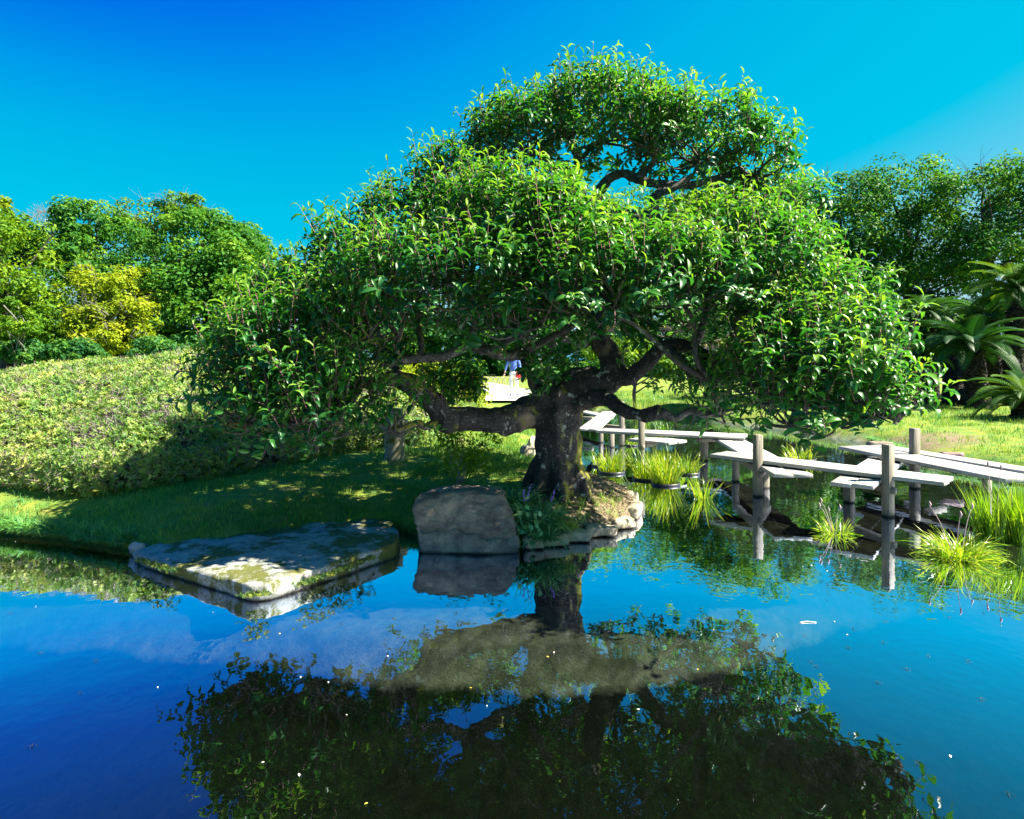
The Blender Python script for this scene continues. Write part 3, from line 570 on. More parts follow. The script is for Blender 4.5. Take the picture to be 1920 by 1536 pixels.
bg_tree('woodland_tree', 'orange tinged treetop behind the lime green tree', 'tree', (0, 36), [(0, 400, 36, 30, 35, 1.5), (-30, 430, 36, 50, 50, 2)], M['tree_gold'], 14, 60, .24, .2, group=gw)
bg_tree('woodland_tree', 'mid green tree between the lime tree and the golden shrub', 'tree', (165, 34), [(155, 425, 34, 65, 45, 2), (120, 480, 33, 70, 55, 2.4), (215, 470, 34, 70, 55, 2), (170, 520, 33, 90, 40, 2)], M['tree_green'], 26, 100, .25, .25, group=gw)
bg_tree('woodland_tree', 'sparse tree with thin yellow green crown and bare twigs at its top', 'tree', (300, 38), [(290, 410, 38, 90, 38, 2), (340, 395, 38, 50, 30, 1.6), (250, 440, 38, 60, 40, 2)], M['tree_lime'], 18, 60, .24, .22, pale, group=gw, sprigs=40)
bg_tree('woodland_tree', 'large round topped fresh green tree at the right of the wood', 'tree', (395, 30), [(380, 470, 31, 95, 75, 3.2), (430, 520, 30, 95, 80, 3.2), (340, 540, 29, 80, 60, 2.4), (470, 560, 29, 75, 60, 2.4), (400, 590, 28.5, 95, 50, 2.4), (455, 470, 32, 55, 55, 2)], M['tree_green'], 40, 120, .24, .3, group=gw)
bg_tree('golden_shrub_tree', 'golden yellow shrubby tree with pale bare twigs in front of the wood', 'tree', (205, 26.5), [(205, 545, 27, 72, 45, 1.8), (185, 600, 26, 60, 45, 1.6), (235, 600, 26, 55, 45, 1.6), (215, 635, 25.5, 70, 28, 1.4), (205, 655, 26, 62, 22, 1.4)], M['tree_gold'], 30, 90, .2, .15, pale, group=gw, sprigs=60)
bg_tree('dark_shrub', 'dark green shrubs under the mid green tree left of the golden one', 'shrub', (105, 31), [(105, 600, 31, 70, 55, 2), (60, 640, 30, 60, 30, 1.5)], M['tree_dark'], 26, 90, .24, .12)
bg_tree('dark_shrub', 'dark green shrubs under the large round tree right of the golden one', 'shrub', (320, 27.5), [(320, 625, 27.5, 60, 40, 1.6), (280, 560, 31, 50, 50, 1.5), (395, 640, 27.5, 50, 30, 1.4)], M['tree_teal'], 26, 90, .22, .12)
bg_tree('small_tree', 'small pale yellow tree with thin white stem at the left edge', 'tree', (38, 23), [(40, 612, 23, 32, 30, .8), (25, 580, 23, 25, 20, .6)], M['tree_lime'], 18, 50, .16, .03, pale)
bg_tree('woodland_tree', 'low yellow green tree far behind between wood and pruned tree', 'tree', (535, 44), [(520, 520, 44, 45, 30, 2), (560, 560, 44, 60, 50, 2), (480, 560, 44, 60, 50, 2)], M['tree_lime'], 20, 70, .3, .2, group=gw)
bt = bg_tree('woodland_tree', 'bare grey leafless tree behind the wood', 'tree', (85, 42), [(85, 410, 42, 28, 14, 1)], M['tree_dark'], 4, 4, .15, .14, pale, group=gw, sprigs=50)
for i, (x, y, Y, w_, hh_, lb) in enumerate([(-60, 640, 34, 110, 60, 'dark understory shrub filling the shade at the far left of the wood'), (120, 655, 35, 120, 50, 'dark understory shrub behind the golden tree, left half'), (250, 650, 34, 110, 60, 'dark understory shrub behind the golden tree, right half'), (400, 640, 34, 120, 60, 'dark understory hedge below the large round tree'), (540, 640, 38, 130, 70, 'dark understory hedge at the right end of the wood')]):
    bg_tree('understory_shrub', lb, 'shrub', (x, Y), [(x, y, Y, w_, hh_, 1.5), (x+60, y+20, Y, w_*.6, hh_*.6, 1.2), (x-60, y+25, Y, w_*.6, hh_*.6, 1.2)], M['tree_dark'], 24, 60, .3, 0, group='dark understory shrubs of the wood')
gh = 'shrubs far behind the pruned tree'
for i, (px, py, Y, rx, ry, mt, lb) in enumerate([
        (640, 640, 40, 90, 55, 'tree_green', 'green tree far behind the low left boughs'), (790, 645, 38, 90, 40, 'tree_teal', 'dark teal shrub far behind the horizontal branches'),
        (930, 640, 42, 90, 45, 'tree_green', 'green tree far behind the path and walker'), (1060, 630, 40, 90, 55, 'tree_green', 'green tree far behind the trunk fork'),
        (1330, 645, 34, 90, 50, 'tree_dark', 'dark shrub behind the far lawn right of the fork'), (1450, 630, 36, 110, 60, 'tree_dark', 'dark shrub behind the right boughs'), (1580, 640, 32, 100, 55, 'tree_dark', 'dark shrub left of the cycad grove')]):
    bg_tree('background_tree', lb, 'tree', (px, Y), [(px, py, Y, rx, ry, 2.5), (px-40, py+25, Y, rx*.7, ry*.7, 2)], M[mt], 24, 80, .3, .15, group=gh)
for x, y, Y, lb in [(1500, 610, 24, 'broad dark tree behind the far lawn hidden by the right boughs'), (1620, 600, 24.5, 'broad dark tree just left of the cycads')]:
    bg_tree('background_tree', lb, 'tree', (x, Y), [(x, y, Y, 85, 60, 1.6), (x-50, y+30, Y, 60, 45, 1.4), (x+50, y+30, Y, 60, 45, 1.4)], M['tree_teal'], 30, 100, .2, .14)
for x, y, Y, w_, h2, lb in [(1300, 700, 22, 50, 32, 'low dark shrub on the far lawn right of the sunlit one'), (1410, 705, 21, 65, 34, 'low dark shrub on the far lawn under the right boughs'), (1105, 700, 26, 60, 26, 'low dark shrub on the far lawn nearest the trunk fork'), (30, 662, 23.5, 60, 20, 'low dark shrub just behind the left end of the hedge crest'), (130, 660, 24, 55, 22, 'low dark shrub behind the hedge crest left of the golden tree'), (300, 655, 24.5, 60, 22, 'low dark shrub behind the hedge crest right of the golden tree')]:
    bg_tree('low_shrub', lb, 'shrub', (x, Y), [(x, y, Y, w_, h2, .9), (x+w_*.5, y+8, Y, w_*.6, h2*.7, .7)], M['tree_teal'], 30, 70, .16, 0)
bg_tree('lit_shrub', 'sunlit yellow green leafy shrub behind the trunk at the far bank', 'shrub', (1195, 22), [(1200, 672, 22, 60, 36, 1.0), (1140, 668, 23, 60, 34, 1.0), (1250, 690, 22, 40, 28, .8)], M['tree_lime'], 26, 60, .2, .07)
bg_tree('lit_shrub', 'sunlit clipped yellow azalea dome beside the white path', 'shrub', (860, 19.5), [(850, 738, 19.5, 75, 42, 1.3), (790, 715, 21, 80, 40, 1.2)], M['tree_gold'], 60, 70, .11, 0)
bg_tree('lit_shrub', 'sunlit yellow green bushes beyond the white path behind the walker', 'shrub', (930, 42), [(930, 700, 42, 60, 20, 1.4), (850, 690, 42, 90, 25, 1.4), (990, 700, 40, 40, 18, 1)], M['tree_lime'], 40, 60, .2, 0)
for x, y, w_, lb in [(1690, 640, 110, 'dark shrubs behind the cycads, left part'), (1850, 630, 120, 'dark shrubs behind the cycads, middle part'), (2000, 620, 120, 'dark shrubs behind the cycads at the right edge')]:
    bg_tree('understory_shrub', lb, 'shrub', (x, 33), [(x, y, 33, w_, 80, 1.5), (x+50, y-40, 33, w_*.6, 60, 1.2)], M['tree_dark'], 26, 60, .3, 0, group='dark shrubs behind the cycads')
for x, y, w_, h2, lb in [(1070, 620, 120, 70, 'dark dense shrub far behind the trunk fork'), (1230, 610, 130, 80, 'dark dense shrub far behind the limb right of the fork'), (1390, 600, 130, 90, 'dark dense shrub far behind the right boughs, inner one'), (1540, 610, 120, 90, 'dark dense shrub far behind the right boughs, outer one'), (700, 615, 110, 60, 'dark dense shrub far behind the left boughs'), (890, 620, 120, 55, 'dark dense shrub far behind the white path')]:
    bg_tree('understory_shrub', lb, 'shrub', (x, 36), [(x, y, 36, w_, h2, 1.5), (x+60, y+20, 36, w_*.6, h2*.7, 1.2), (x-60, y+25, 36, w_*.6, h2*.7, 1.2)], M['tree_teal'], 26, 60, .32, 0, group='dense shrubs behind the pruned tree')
gr = 'tall airy trees above the cycads'
for i, (lb, base, ells, mt) in enumerate([
        ('airy green tree wholly behind the middle of the pruned crown', (1180, 40), [(1190, 420, 40, 140, 90, 3), (1080, 480, 40, 110, 100, 3), (1260, 490, 40, 120, 110, 3)], 'tree_green'),
        ('airy green tree behind the right half of the pruned crown', (1400, 39), [(1410, 400, 39, 120, 90, 3), (1340, 460, 39, 110, 110, 3), (1450, 510, 39, 120, 110, 3)], 'tree_green'),
        ('airy dark leaved tree behind the right edge of the pruned crown', (1600, 38), [(1570, 385, 38, 100, 70, 3.5), (1620, 450, 37, 110, 70, 3.2), (1540, 470, 37, 90, 60, 3), (1600, 540, 36, 110, 50, 3)], 'tree_teal'),
        ('tall airy tree with dark leaning trunk above the cycads', (1705, 37), [(1700, 370, 37, 110, 62, 3.5), (1740, 440, 36, 110, 60, 3.2), (1670, 500, 36, 100, 55, 3), (1760, 530, 35, 100, 45, 2.6)], 'tree_green'),
        ('tallest airy tree at the right edge of the photo', (1860, 35), [(1850, 370, 35, 110, 65, 3.5), (1930, 390, 34, 80, 75, 3), (1880, 460, 34, 110, 60, 3), (1980, 450, 34, 90, 90, 3)], 'tree_teal')]):
    bg_tree('airy_tree', lb, 'tree', base, ells, M[mt], 50 if base[0] < 1500 else 36, 100 if base[0] < 1500 else 75, .27, .28, group=gr, sprigs=20)

# ---------------------------------------------------------------- cycads
def frond_mesh(name, a0, a1, tint, seed):
    random.seed(seed); m = MB(); N = 30; x = z = 0.; path = []
    for i in range(N+1):
        a = math.radians(a0+(a1-a0)*(i/N)); path.append((x, z, a)); x += math.cos(a)/N; z += math.sin(a)/N
    m.add(*tube([(p[0], 0, p[1]) for p in path[::6]], [.011, .009, .006, .003], 4, 2, 0, False)); nv = len(m.V)
    for i in range(4, N+1):
        px, pz, a = path[i]; t = i/N; L = .24*math.sin(math.pi*min(1, .12+.86*t))**.7; w = .014
        for s in (-1, 1):
            ca, sa = math.cos(a), math.sin(a); f = .55; nx, nz = -sa, ca      # leaflets angled forward and up in a V
            tip = (px+ca*L*f+nx*L*.28, s*L*.72, pz+sa*L*f+nz*L*.28-.02); b1 = (px-ca*w, 0, pz-sa*w); b2 = (px+ca*w, 0, pz+sa*w)
            mid = ((b1[0]+tip[0])/2+nx*.025, tip[1]*.55, (b1[2]+tip[2])/2+nz*.025); mid2 = ((b2[0]+tip[0])/2+nx*.02, tip[1]*.5, (b2[2]+tip[2])/2+nz*.02)
            m.add([b1, mid, tip, mid2, b2], [(0, 1, 3, 4), (1, 2, 3)])
    tv = np.clip(tint+np.array([random.gauss(0, .05) for _ in m.V]), 0, 1); return mesh(name, np.array(m.V), m.F, M['cycad'], dict(tint=tv), smooth=False)
FR = {(k, t): frond_mesh('frond', *aa, t, 3+k) for k, aa in enumerate([(62, -5), (35, -35), (10, -60)]) for t in (.25, .55, .85)}
random.seed(11)
def cyc_bark():
    k = NT('cycad_bark'); v = k.n('ShaderNodeTexVoronoi'); k.set(v.inputs['Vector'], k.stretch((1, 1, 1.5))); v.inputs['Scale'].default_value = 11
    c = k.ramp(v.outputs['Distance'], [(.1, (.06, .05, .042)), (.6, (.008, .007, .006))]); return k.done(c, .9, k.bump(v.outputs['Distance'], 1., .06), .2)
M['cycbark'] = cyc_bark()
SCALE = (np.array([(-.5, 0, 0), (.5, 0, 0), (-.35, .45, .3), (.35, .45, .3), (0, .6, .9)]), [(0, 1, 3, 2), (2, 3, 4)])
def cycad(label, head, foot, L, r, nf=26, tints=(.25, .55)):
    nf = int(nf*1.7)
    hp = A(*head); fp = A(foot[0], HZ, foot[1]); fp.z = float(land_height([(fp.x, fp.y)])[0])-.05
    root = empty('cycad', fp, label, 'cycad', 'sago cycads on the far right lawn')
    pts = [fp, fp.lerp(hp, .35)+Vector((random.gauss(0, .08), 0, 0)), fp.lerp(hp, .75), hp]
    m = MB().add(*tube(pts, [r*1.25, r*1.05, r, r*.8], 14, 6, .12)); link('trunk', m.mesh('trunk', M['cycbark']), root)
    cur = crom(pts, 12); n = int((hp-fp).length*170*r/.2); P, R = [], []
    for i in range(n):
        j = random.random()*(len(cur)-1.01); q2 = cur[int(j)].lerp(cur[int(j)+1], j % 1); an = random.uniform(0, 6.283); o = Vector((math.cos(an), math.sin(an), 0)); P.append(tuple(q2+o*r*.97)); R.append(np.stack([np.array((-o.y, o.x, 0)), np.array(o), np.array((0, 0, 1.))], 1))
    V, Fc, T = merge([scatter(SCALE, np.array(P), np.array(R), rng.uniform(.06, .1, n), np.zeros(n))]); link('leaf_base', mesh('leaf_base', V, Fc, M['cycbark'], smooth=False), root, 'stuff')
    for i in range(nf):
        kk = 0 if i < nf*.3 else (1 if i < nf*.75 else 2); o = bpy.data.objects.new('frond', FR[(kk, random.choice(tints))]); C.objects.link(o); o.parent = root
        mm = Matrix.Rotation(i*2.4+random.uniform(-.25, .25), 4, 'Z') @ Matrix.Rotation(random.uniform(-.2, .2), 4, 'Y') @ Matrix.Scale(L*random.uniform(.72, .98), 4); mm.translation = hp-fp; o.matrix_basis = mm
cycad('tall cycad with upright sunlit fronds at the right edge', (1905, 545, 20.5), (1905, 20.5), 1.75, .26, 30, (.55, .85))
cycad('cycad with dark blue green fronds and short leaning trunk', (1822, 655, 19.5), (1835, 19.5), 1.8, .3, 28, (.25, .25, .55))
cycad('cycad between the tall one and the leaning one, half hidden', (1850, 600, 22), (1880, 22), 1.6, .28, 28, (.25, .55))
cycad('small topped cycad in front of the airy trees', (1738, 590, 24), (1750, 24), 1.5, .22, 22, (.55,))
cycad('low yellowish cycad left of the thick dark trunks', (1728, 668, 21.5), (1728, 21.5), 1.25, .2, 22, (.55, .85))
cycad('cycad with thick dark trunk at the left of the grove', (1790, 640, 22.5), (1795, 21), 1.5, .36, 24, (.25, .55))
cycad('cycad half hidden behind the right tips of the pruned crown', (1645, 610, 24), (1645, 24), 1.6, .24, 24, (.25, .55))
cycad('stout low cycad with bright fronds nearest on the lawn edge', (1925, 748, 16), (1928, 16), 1.5, .34, 24, (.55, .85))
cycad('low dark cycad behind the far lawn right of the trunk fork', (1330, 700, 25), (1330, 25), 1.1, .18, 18, (.25,))

# ---------------------------------------------------------------- zigzag plank bridge
bridge = empty('zigzag_bridge', G(1421, 932), 'low zigzag bridge of bleached planks on square posts across the water', 'bridge')
def plank(a, b, w, ztop, th=.052, nb=2):
    a, b = Vector(a), Vector(b); d = (b-a).normalized(); n = Vector((-d.y, d.x)); L = (b-a).length
    for i in range(nb):
        ww = w/nb-.008; off = n*((i+.5)/nb-.5)*w; j0, j1 = random.uniform(-.03, .03), random.uniform(-.03, .03)
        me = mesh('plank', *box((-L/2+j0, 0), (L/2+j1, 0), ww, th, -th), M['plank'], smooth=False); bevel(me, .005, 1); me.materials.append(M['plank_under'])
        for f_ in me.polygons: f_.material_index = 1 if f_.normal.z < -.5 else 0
        c = (a+b)/2+off; o = link('plank', me); o.parent = bridge
        o.matrix_basis = Matrix.Translation(Vector((c.x, c.y, ztop+random.uniform(-.003, .003)))-bridge.location) @ Matrix.Rotation(math.atan2(d.y, d.x), 4, 'Z') @ Matrix.Rotation(random.uniform(-.004, .004), 4, 'Y')
def mid(p, q): return ((p[0]+q[0])/2, (p[1]+q[1])/2)
ZH, ZL = .505, .43
def quad_plank(c, z, nb=2, th=.052):     # four pixel corners: end-1 pair, end-2 pair
    p = [g2(*q2, z) for q2 in c]; a, b = mid(p[0], p[1]), mid(p[2], p[3]); d = Vector(b)-Vector(a); n = Vector((-d.y, d.x)).normalized()
    w = (abs((Vector(p[1])-Vector(p[0])).dot(n))+abs((Vector(p[3])-Vector(p[2])).dot(n)))/2; plank(a, b, min(max(w, .3), .62), z, th, nb); return a, b, w
quad_plank([(1582, 839), (1611, 834), (1920, 905), (1922, 888)], ZH, 1)
plank(g2(1640, 833, ZH), (6.95, 6.6), .36, ZH, .052, 1)
quad_plank([(1631, 856), (1691, 867), (1560, 901), (1636, 914)], ZL)
quad_plank([(1337, 853), (1357, 845), (1778, 904), (1777, 892)], ZH)
quad_plank([(1339, 822), (1388, 820), (1456, 891), (1520, 888)], ZL)
quad_plank([(1126, 812), (1124, 799), (1395, 822), (1400, 811)], ZH)
quad_plank([(1190, 826), (1205, 815), (1262, 831), (1278, 824)], ZL)
quad_plank([(1087, 802), (1119, 807), (1134, 767), (1156, 775)], ZH+.02)
quad_plank([(1136, 778), (1150, 784), (1060, 762), (1062, 766)], ZL)
def bpost(px, py, ztop, w=.15, rot=.3, name='post'):
    w *= .82; p = G(px, py); gzv = float(land_height([(p.x, p.y)])[0])-.1; h = w/2
    me = mesh(name, [(x, y, z) for z in (gzv, ztop) for x, y in ((-h, -h), (h, -h), (h, h), (-h, h))], [(3, 2, 1, 0), (4, 5, 6, 7), (0, 1, 5, 4), (1, 2, 6, 5), (2, 3, 7, 6), (3, 0, 4, 7)], M['post'], smooth=False)
    bevel(me, .004, 1); o = link(name, me); o.parent = bridge
    o.matrix_basis = Matrix.Translation(Vector((p.x, p.y, 0))-bridge.location) @ Matrix.Rotation(rot, 4, 'Z'); return o
def peg(px, py, ztop_px, rot):     # tenon end and mortise seen on the post face
    p = G(px, py); p.z = H-(ztop_px-HZ)*p.y/F; c, s = math.cos(rot), math.sin(rot)
    me = mesh('peg', *box((-.025, 0), (.025, 0), .06, .075, -.04), M['post'], smooth=False); o = link('peg', me); o.parent = bridge
    o.matrix_basis = Matrix.Translation(p+Vector((.5*.135*s, -.5*.135*c, 0))-bridge.location) @ Matrix.Rotation(rot, 4, 'Z')
bpost(1665, 969, .875, .125, .42); peg(1665, 969, 918, .42)
bpost(1421, 931, .86, .125, .12); peg(1421, 931, 889, .12)
bpost(1715, 916, .89, .13, .1)
bpost(1203, 872, .90, .115, .15); peg(1203, 872, 838, .15)
bpost(1166, 836, .98, .11, .2)
for px, py, zt, w, r in [(1592, 942, ZL-.15, .13, .5), (1320, 863, ZH-.15, .14, .1), (1226, 862, ZL-.15, .11, .1), (1379, 903, ZH-.15, .1, .2), (1434, 915, ZL-.15, .12, .2), 
                       (1147, 839, ZH-.15, .11, .2), (1127, 830, ZH-.15, .1, .2), (1850, 925, ZH-.15, .11, .3)]:
    bpost(px, py, zt, w, r, 'pile')
def beam(p, q, z, w=.09, h=.085):
    a, b = Vector(p), Vector(q); me = mesh('crossbeam', *box((-(b-a).length/2, 0), ((b-a).length/2, 0), w, h, -h), M['post'], smooth=False); bevel(me, .005, 1)
    o = link('crossbeam', me); o.parent = bridge; c = (a+b)/2; o.matrix_basis = Matrix.Translation(Vector((c.x, c.y, z-.068))-bridge.location) @ Matrix.Rotation(math.atan2((b-a).y, (b-a).x), 4, 'Z')
gx = lambda px, py: tuple(G(px, py)[:2])
beam(gx(1592, 942), gx(1668, 968), ZL); beam(gx(1700, 905), gx(1720, 916), ZL); beam(gx(1425, 932), gx(1440, 912), ZL); beam(gx(1308, 864), gx(1350, 862), ZH); beam(gx(1200, 871), gx(1232, 860), ZL)
beam(gx(1120, 830), gx(1170, 836), ZH); beam(gx(1379, 903), gx(1415, 930), ZH); beam(gx(1735, 912), gx(1770, 906), ZH); beam(gx(1086, 812), gx(1112, 814), ZH)

# ---------------------------------------------------------------- stones
# flat slab over the water
sl_out = [(244, 1043), (262, 1034), (330, 1014), (430, 988), (560, 966), (640, 960), (690, 961), (735, 975), (749, 995), (742, 1018), (700, 1046), (630, 1075), (560, 1098), (500, 1116), (460, 1118), (400, 1104), (330, 1074), (262, 1052)]
pts = []
for i, (x, y) in enumerate(sl_out):
    zt = .10 if x < 420 else .145; yy = y-22*min(1, max(0, (y-1030)/25)) if x > 300 else y-8; a = G(x, yy, zt); pts.append(a); pts.append(Vector((a.x*.985, a.y+.03 if y > 1030 else a.y, -.02 if 300 < x < 740 and y > 1030 else -.1)))
slab = rock('flat_stone', pts, M['slab'], None, .028, .03, 2.6, 6)
tag(slab, 'wide flat grey stone with moss patches reaching out over the water', 'stone')
tp, tr_, ti = [], [], []
for i in range(len(sl_out)):
    a, b = Vector(sl_out[i]), Vector(sl_out[(i+1) % len(sl_out)])
    if min(a.y, b.y) > 1040:
        for k in range(int((b-a).length*3*(random.random() < .6))):
            p = a.lerp(b, random.random()); v = G(p.x, p.y-3, random.uniform(.05, .17)); tp.append((v.x+random.gauss(0, .02), v.y+random.gauss(-.005, .02), v.z)); ti.append(random.random())
V, Fc, T = merge([scatter(rosette(6), np.array(tp), frames(rng.normal(size=(len(tp), 3))*.5+np.array([0, -.5, .6])), rng.uniform(.014, .032, len(tp)), np.array(ti))]); link('moss', mesh('moss', V, Fc, M['moss_tuft'], dict(tint=T)), slab, 'stuff')
# boulder between slab and spit
b0 = [A(776, 935, 5.95), A(800, 922, 6.0), A(838, 917, 6.05), A(880, 928, 6.0), A(935, 924, 6.05), A(945, 930, 5.95), A(962, 970, 5.9), A(975, 1012, 5.75), A(974, 1030, 5.7), A(905, 1034, 5.65), A(790, 1034, 5.7), A(783, 1010, 5.75), A(775, 960, 5.85)]
b0 = [Vector((p.x*1.1, p.y*1.1, H+(p.z-H)*1.1)) for p in b0]
b0 += [p+Vector((0, .55, -.06)) for p in b0[:6]]+[Vector((p.x, p.y+.05, -.18)) for p in b0[7:11]]+[Vector((p.x, p.y+.7, -.15)) for p in b0[8:11]]
cr0, cr1 = A(786, 992, 6.3), A(975, 1008, 6.3)
def crack(c, n):
    t = (c[0]-cr0.x)/(cr1.x-cr0.x); zc = cr0.z+(cr1.z-cr0.z)*t+.02*math.sin(c[0]*9)+.012*math.sin(c[0]*31); g = -.03*math.exp(-((c[2]-zc)/.012)**2)
    z2 = cr0.z+.1+.03*math.sin(c[0]*13); g -= .014*math.exp(-((c[2]-z2)/.01)**2)*max(0, min(1, (t-.5)*5)); z3 = cr0.z-.05+.02*math.sin(c[0]*8+1); g -= .02*math.exp(-((c[2]-z3)/.01)**2)*max(0, min(1, (t-.55)*8))
    return g if -n[1]*1+.2 > 0 else 0
boulder = rock('boulder', b0, M['boulder'], None, .017, .05, 2.6, 0, crack); tag(boulder, 'brown slab faced boulder with a long crack at the water edge', 'boulder')
def pebble(px, py, z, r, name, mat, label=None, cat=None, parent=None, group=None, sq=(1, .8, .6), vox=None, rot=0., amp=None):
    c = G(px, py, z); pts = []
    for k in range(16):
        d = Vector(nrm(rng.normal(size=3))); m = max(abs(d.x), abs(d.y), abs(d.z)); d = d/m*.55+d*.45; pts.append(Vector((d.x*sq[0], d.y*sq[1], d.z*sq[2]))*r)
    R = Matrix.Rotation(rot, 3, 'Z'); o = rock(name, [R @ p+c for p in pts], mat, parent, vox or r*.13, amp or r*.12, 1.2/r, 1)
    if label: tag(o, label, cat, group)
    return o
edging = empty('stone_edging', G(1195, 960), 'low edging of pale stones round the soil spit under the tree', 'edging')
ed = [(1020, 1022), (1062, 1013), (1105, 1003), (1150, 992), (1186, 972), (1186, 944), (1166, 928), (1142, 915), (1112, 905), (996, 1023)]
EP = [(1038, 1017, 45, .13), (1080, 1009, 42, .12), (1125, 999, 48, .12), (1165, 985, 40, .12), (1188, 963, 46, .18), (1178, 936, 30, .17), (1158, 924, 28, .18), (1130, 912, 34, .14), (1106, 903, 24, .13), (1001, 1022, 32, .12)]
EW = [0, 0, 0, 25, 70, 115, 150, 145, 150, 0]
for (px, py, lp_, hh), ang in zip(EP, EW):
    c = G(px, py, .03); L = lp_*c.y/F*.62; R = Matrix.Rotation(math.radians(ang if ang else 8), 3, 'Z'); pts = []
    for sx in (-1, 1):
        for sy in (-1, 1):
            for sz in (-1, 1): pts.append(R @ Vector((sx*L*random.uniform(.85, 1.05), sy*.085*random.uniform(.8, 1.2), .03+sz*hh*.5*random.uniform(.7, 1)))+c)
    rock('stone', pts, M['edge_stone'], edging, .018, .022, 7., 2)
pebble(948, 876, .22, .24, 'boulder', M['grey_stone'], 'low blue grey stone on the lawn just left of the trunk foot', 'boulder', sq=(1.3, .8, .5))
pebble(990, 856, .25, .22, 'boulder', M['edge_stone'], 'pale upright bank stone behind the trunk, the nearer one', 'boulder', sq=(.7, .9, .95), group='pale bank stones behind the trunk')
pebble(1000, 838, .28, .24, 'boulder', M['edge_stone'], 'pale upright bank stone behind the trunk, the farther one', 'boulder', sq=(.7, .9, .9), group='pale bank stones behind the trunk')
pebble(262, 1030, .06, .1, 'boulder', M['grey_stone'], 'small pointed grey stone at the left corner of the flat slab', 'boulder', sq=(1, .8, .9))
pebble(762, 985, .05, .1, 'boulder', M['grey_stone'], 'small grey stone wedged between flat slab and brown boulder', 'boulder')
for px, py, lb in [(1655, 838, 'dark bank stone at the foot of the right lawn, left one'), (1700, 842, 'dark bank stone at the foot of the right lawn, right one')]:
    pebble(px, py, .06, .3, 'boulder', M['boulder'], lb, 'boulder', sq=(1.2, .6, .45), group='dark bank stones by the right lawn')
# round stone pillar under the left boughs
pb = G(740, 866, .38); pil = MB(); prof = [(.0, -.1), (.135, -.1), (.135, .02), (.122, .06), (.118, .28), (.12, .42), (.15, .44), (.165, .47), (.165, .54), (.15, .57), (.10, .58), (.10, .72), (.0, .72)]
n = 24; pv = [(pb.x+r*1.25*math.cos(2*math.pi*k/n), pb.y+r*1.25*math.sin(2*math.pi*k/n), pb.z+z*1.1) for r, z in prof for k in range(n)]
pf = [(i*n+k, i*n+(k+1) % n, (i+1)*n+(k+1) % n, (i+1)*n+k) for i in range(len(prof)-1) for k in range(n)]
pm = mesh('stone_pillar', np.array(pv), pf, M['pillar']); displace(pm, lambda c, nn: .006*fbm(c, 9)); tag(link('stone_pillar', pm), 'round mossy stone pillar with flared cap under the low left boughs', 'pillar')

# ---------------------------------------------------------------- grass and plants
def on_land(n, x0, x1, y0, y1, pw=1., dmin=.02):
    u = rng.random(n); Y = 1/(u*(1/y0-1/y1)+1/y1) if pw == 1 else rng.uniform(y0, y1, n); X = rng.uniform(x0, x1, n); P = np.stack([X, Y], 1); d = sdf(P, SHORE); hd_ = sdf(P, HED); k = (d > dmin) & (hd_ > -.3); return P[k], d[k]
P1, d1 = on_land(36000, -7, .2, 5.3, 12.5); P3, d3 = on_land(20000, 4, 15, 9.5, 27); P4, d4 = on_land(14000, -1.4, 1.2, 8.5, 18); P5, d5 = on_land(9000, .4, 9, 20, 30)
P = np.concatenate([P1, P3, P4, P5]); k = (sdf(P, SPIT) > .12) | (P[:, 0] < .1); P = P[k]
dryv = np.exp(-((P[:, 0]-8.3)/1.8)**2-((P[:, 1]-13)/2.2)**2)+np.exp(-((P[:, 0]+1.0)/.5)**2-((P[:, 1]-12.2)/1.5)**2)
patch = vnoise(P, 1.1, 5.)+.5*vnoise(P, 3.7, 6.); k = (rng.random(len(P)) < 1-.6*dryv) & (rng.random(len(P)) < np.clip(.55+patch*1.5, .05, 1)); P, patch = P[k], patch[k]
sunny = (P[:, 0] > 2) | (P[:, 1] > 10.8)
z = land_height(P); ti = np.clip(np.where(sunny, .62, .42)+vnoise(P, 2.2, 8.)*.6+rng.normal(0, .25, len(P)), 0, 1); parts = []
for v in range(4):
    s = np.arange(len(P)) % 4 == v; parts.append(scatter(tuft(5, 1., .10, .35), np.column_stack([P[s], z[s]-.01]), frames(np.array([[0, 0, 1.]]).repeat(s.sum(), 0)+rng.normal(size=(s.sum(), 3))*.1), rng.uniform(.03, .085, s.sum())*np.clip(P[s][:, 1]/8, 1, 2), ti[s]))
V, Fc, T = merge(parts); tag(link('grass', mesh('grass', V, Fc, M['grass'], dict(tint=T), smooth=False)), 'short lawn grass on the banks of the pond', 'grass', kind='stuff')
def along(poly, dens, off=.03):
    out = []
    for a, b in zip(poly[:-1], poly[1:]):
        a, b = np.array(a), np.array(b); L = np.linalg.norm(b-a); n = int(L*dens); e = (b-a)/L; out.append(a+(b-a)*rng.random((n, 1))+np.array([-e[1], e[0]])*rng.normal(off, .04, (n, 1)))
    return np.concatenate(out)
bank = along([(-9, 7.3)]+[g2(x, y) for x, y in [(0, 1002), (130, 1014), (240, 1032)]], 420, .02); bank = np.concatenate([bank, along([g2(1920, 903), g2(1820, 884), g2(1725, 870), g2(1690, 848), g2(1630, 830)], 60, 0)])
V, Fc, T = merge([scatter(tuft(6, 1., .07, .25, 3, (30, 85), (40, 110)), np.column_stack([bank, np.full(len(bank), .09)]), frames(np.array([[0, -.35, 1.]]).repeat(len(bank), 0)), rng.uniform(.1, .2, len(bank)), np.clip(.35+rng.normal(0, .15, len(bank)), 0, 1))])
tag(link('bank_grass', mesh('bank_grass', V, Fc, M['grass'], dict(tint=T), smooth=False)), 'longer grass overhanging the water along the bank edge', 'grass', kind='stuff')
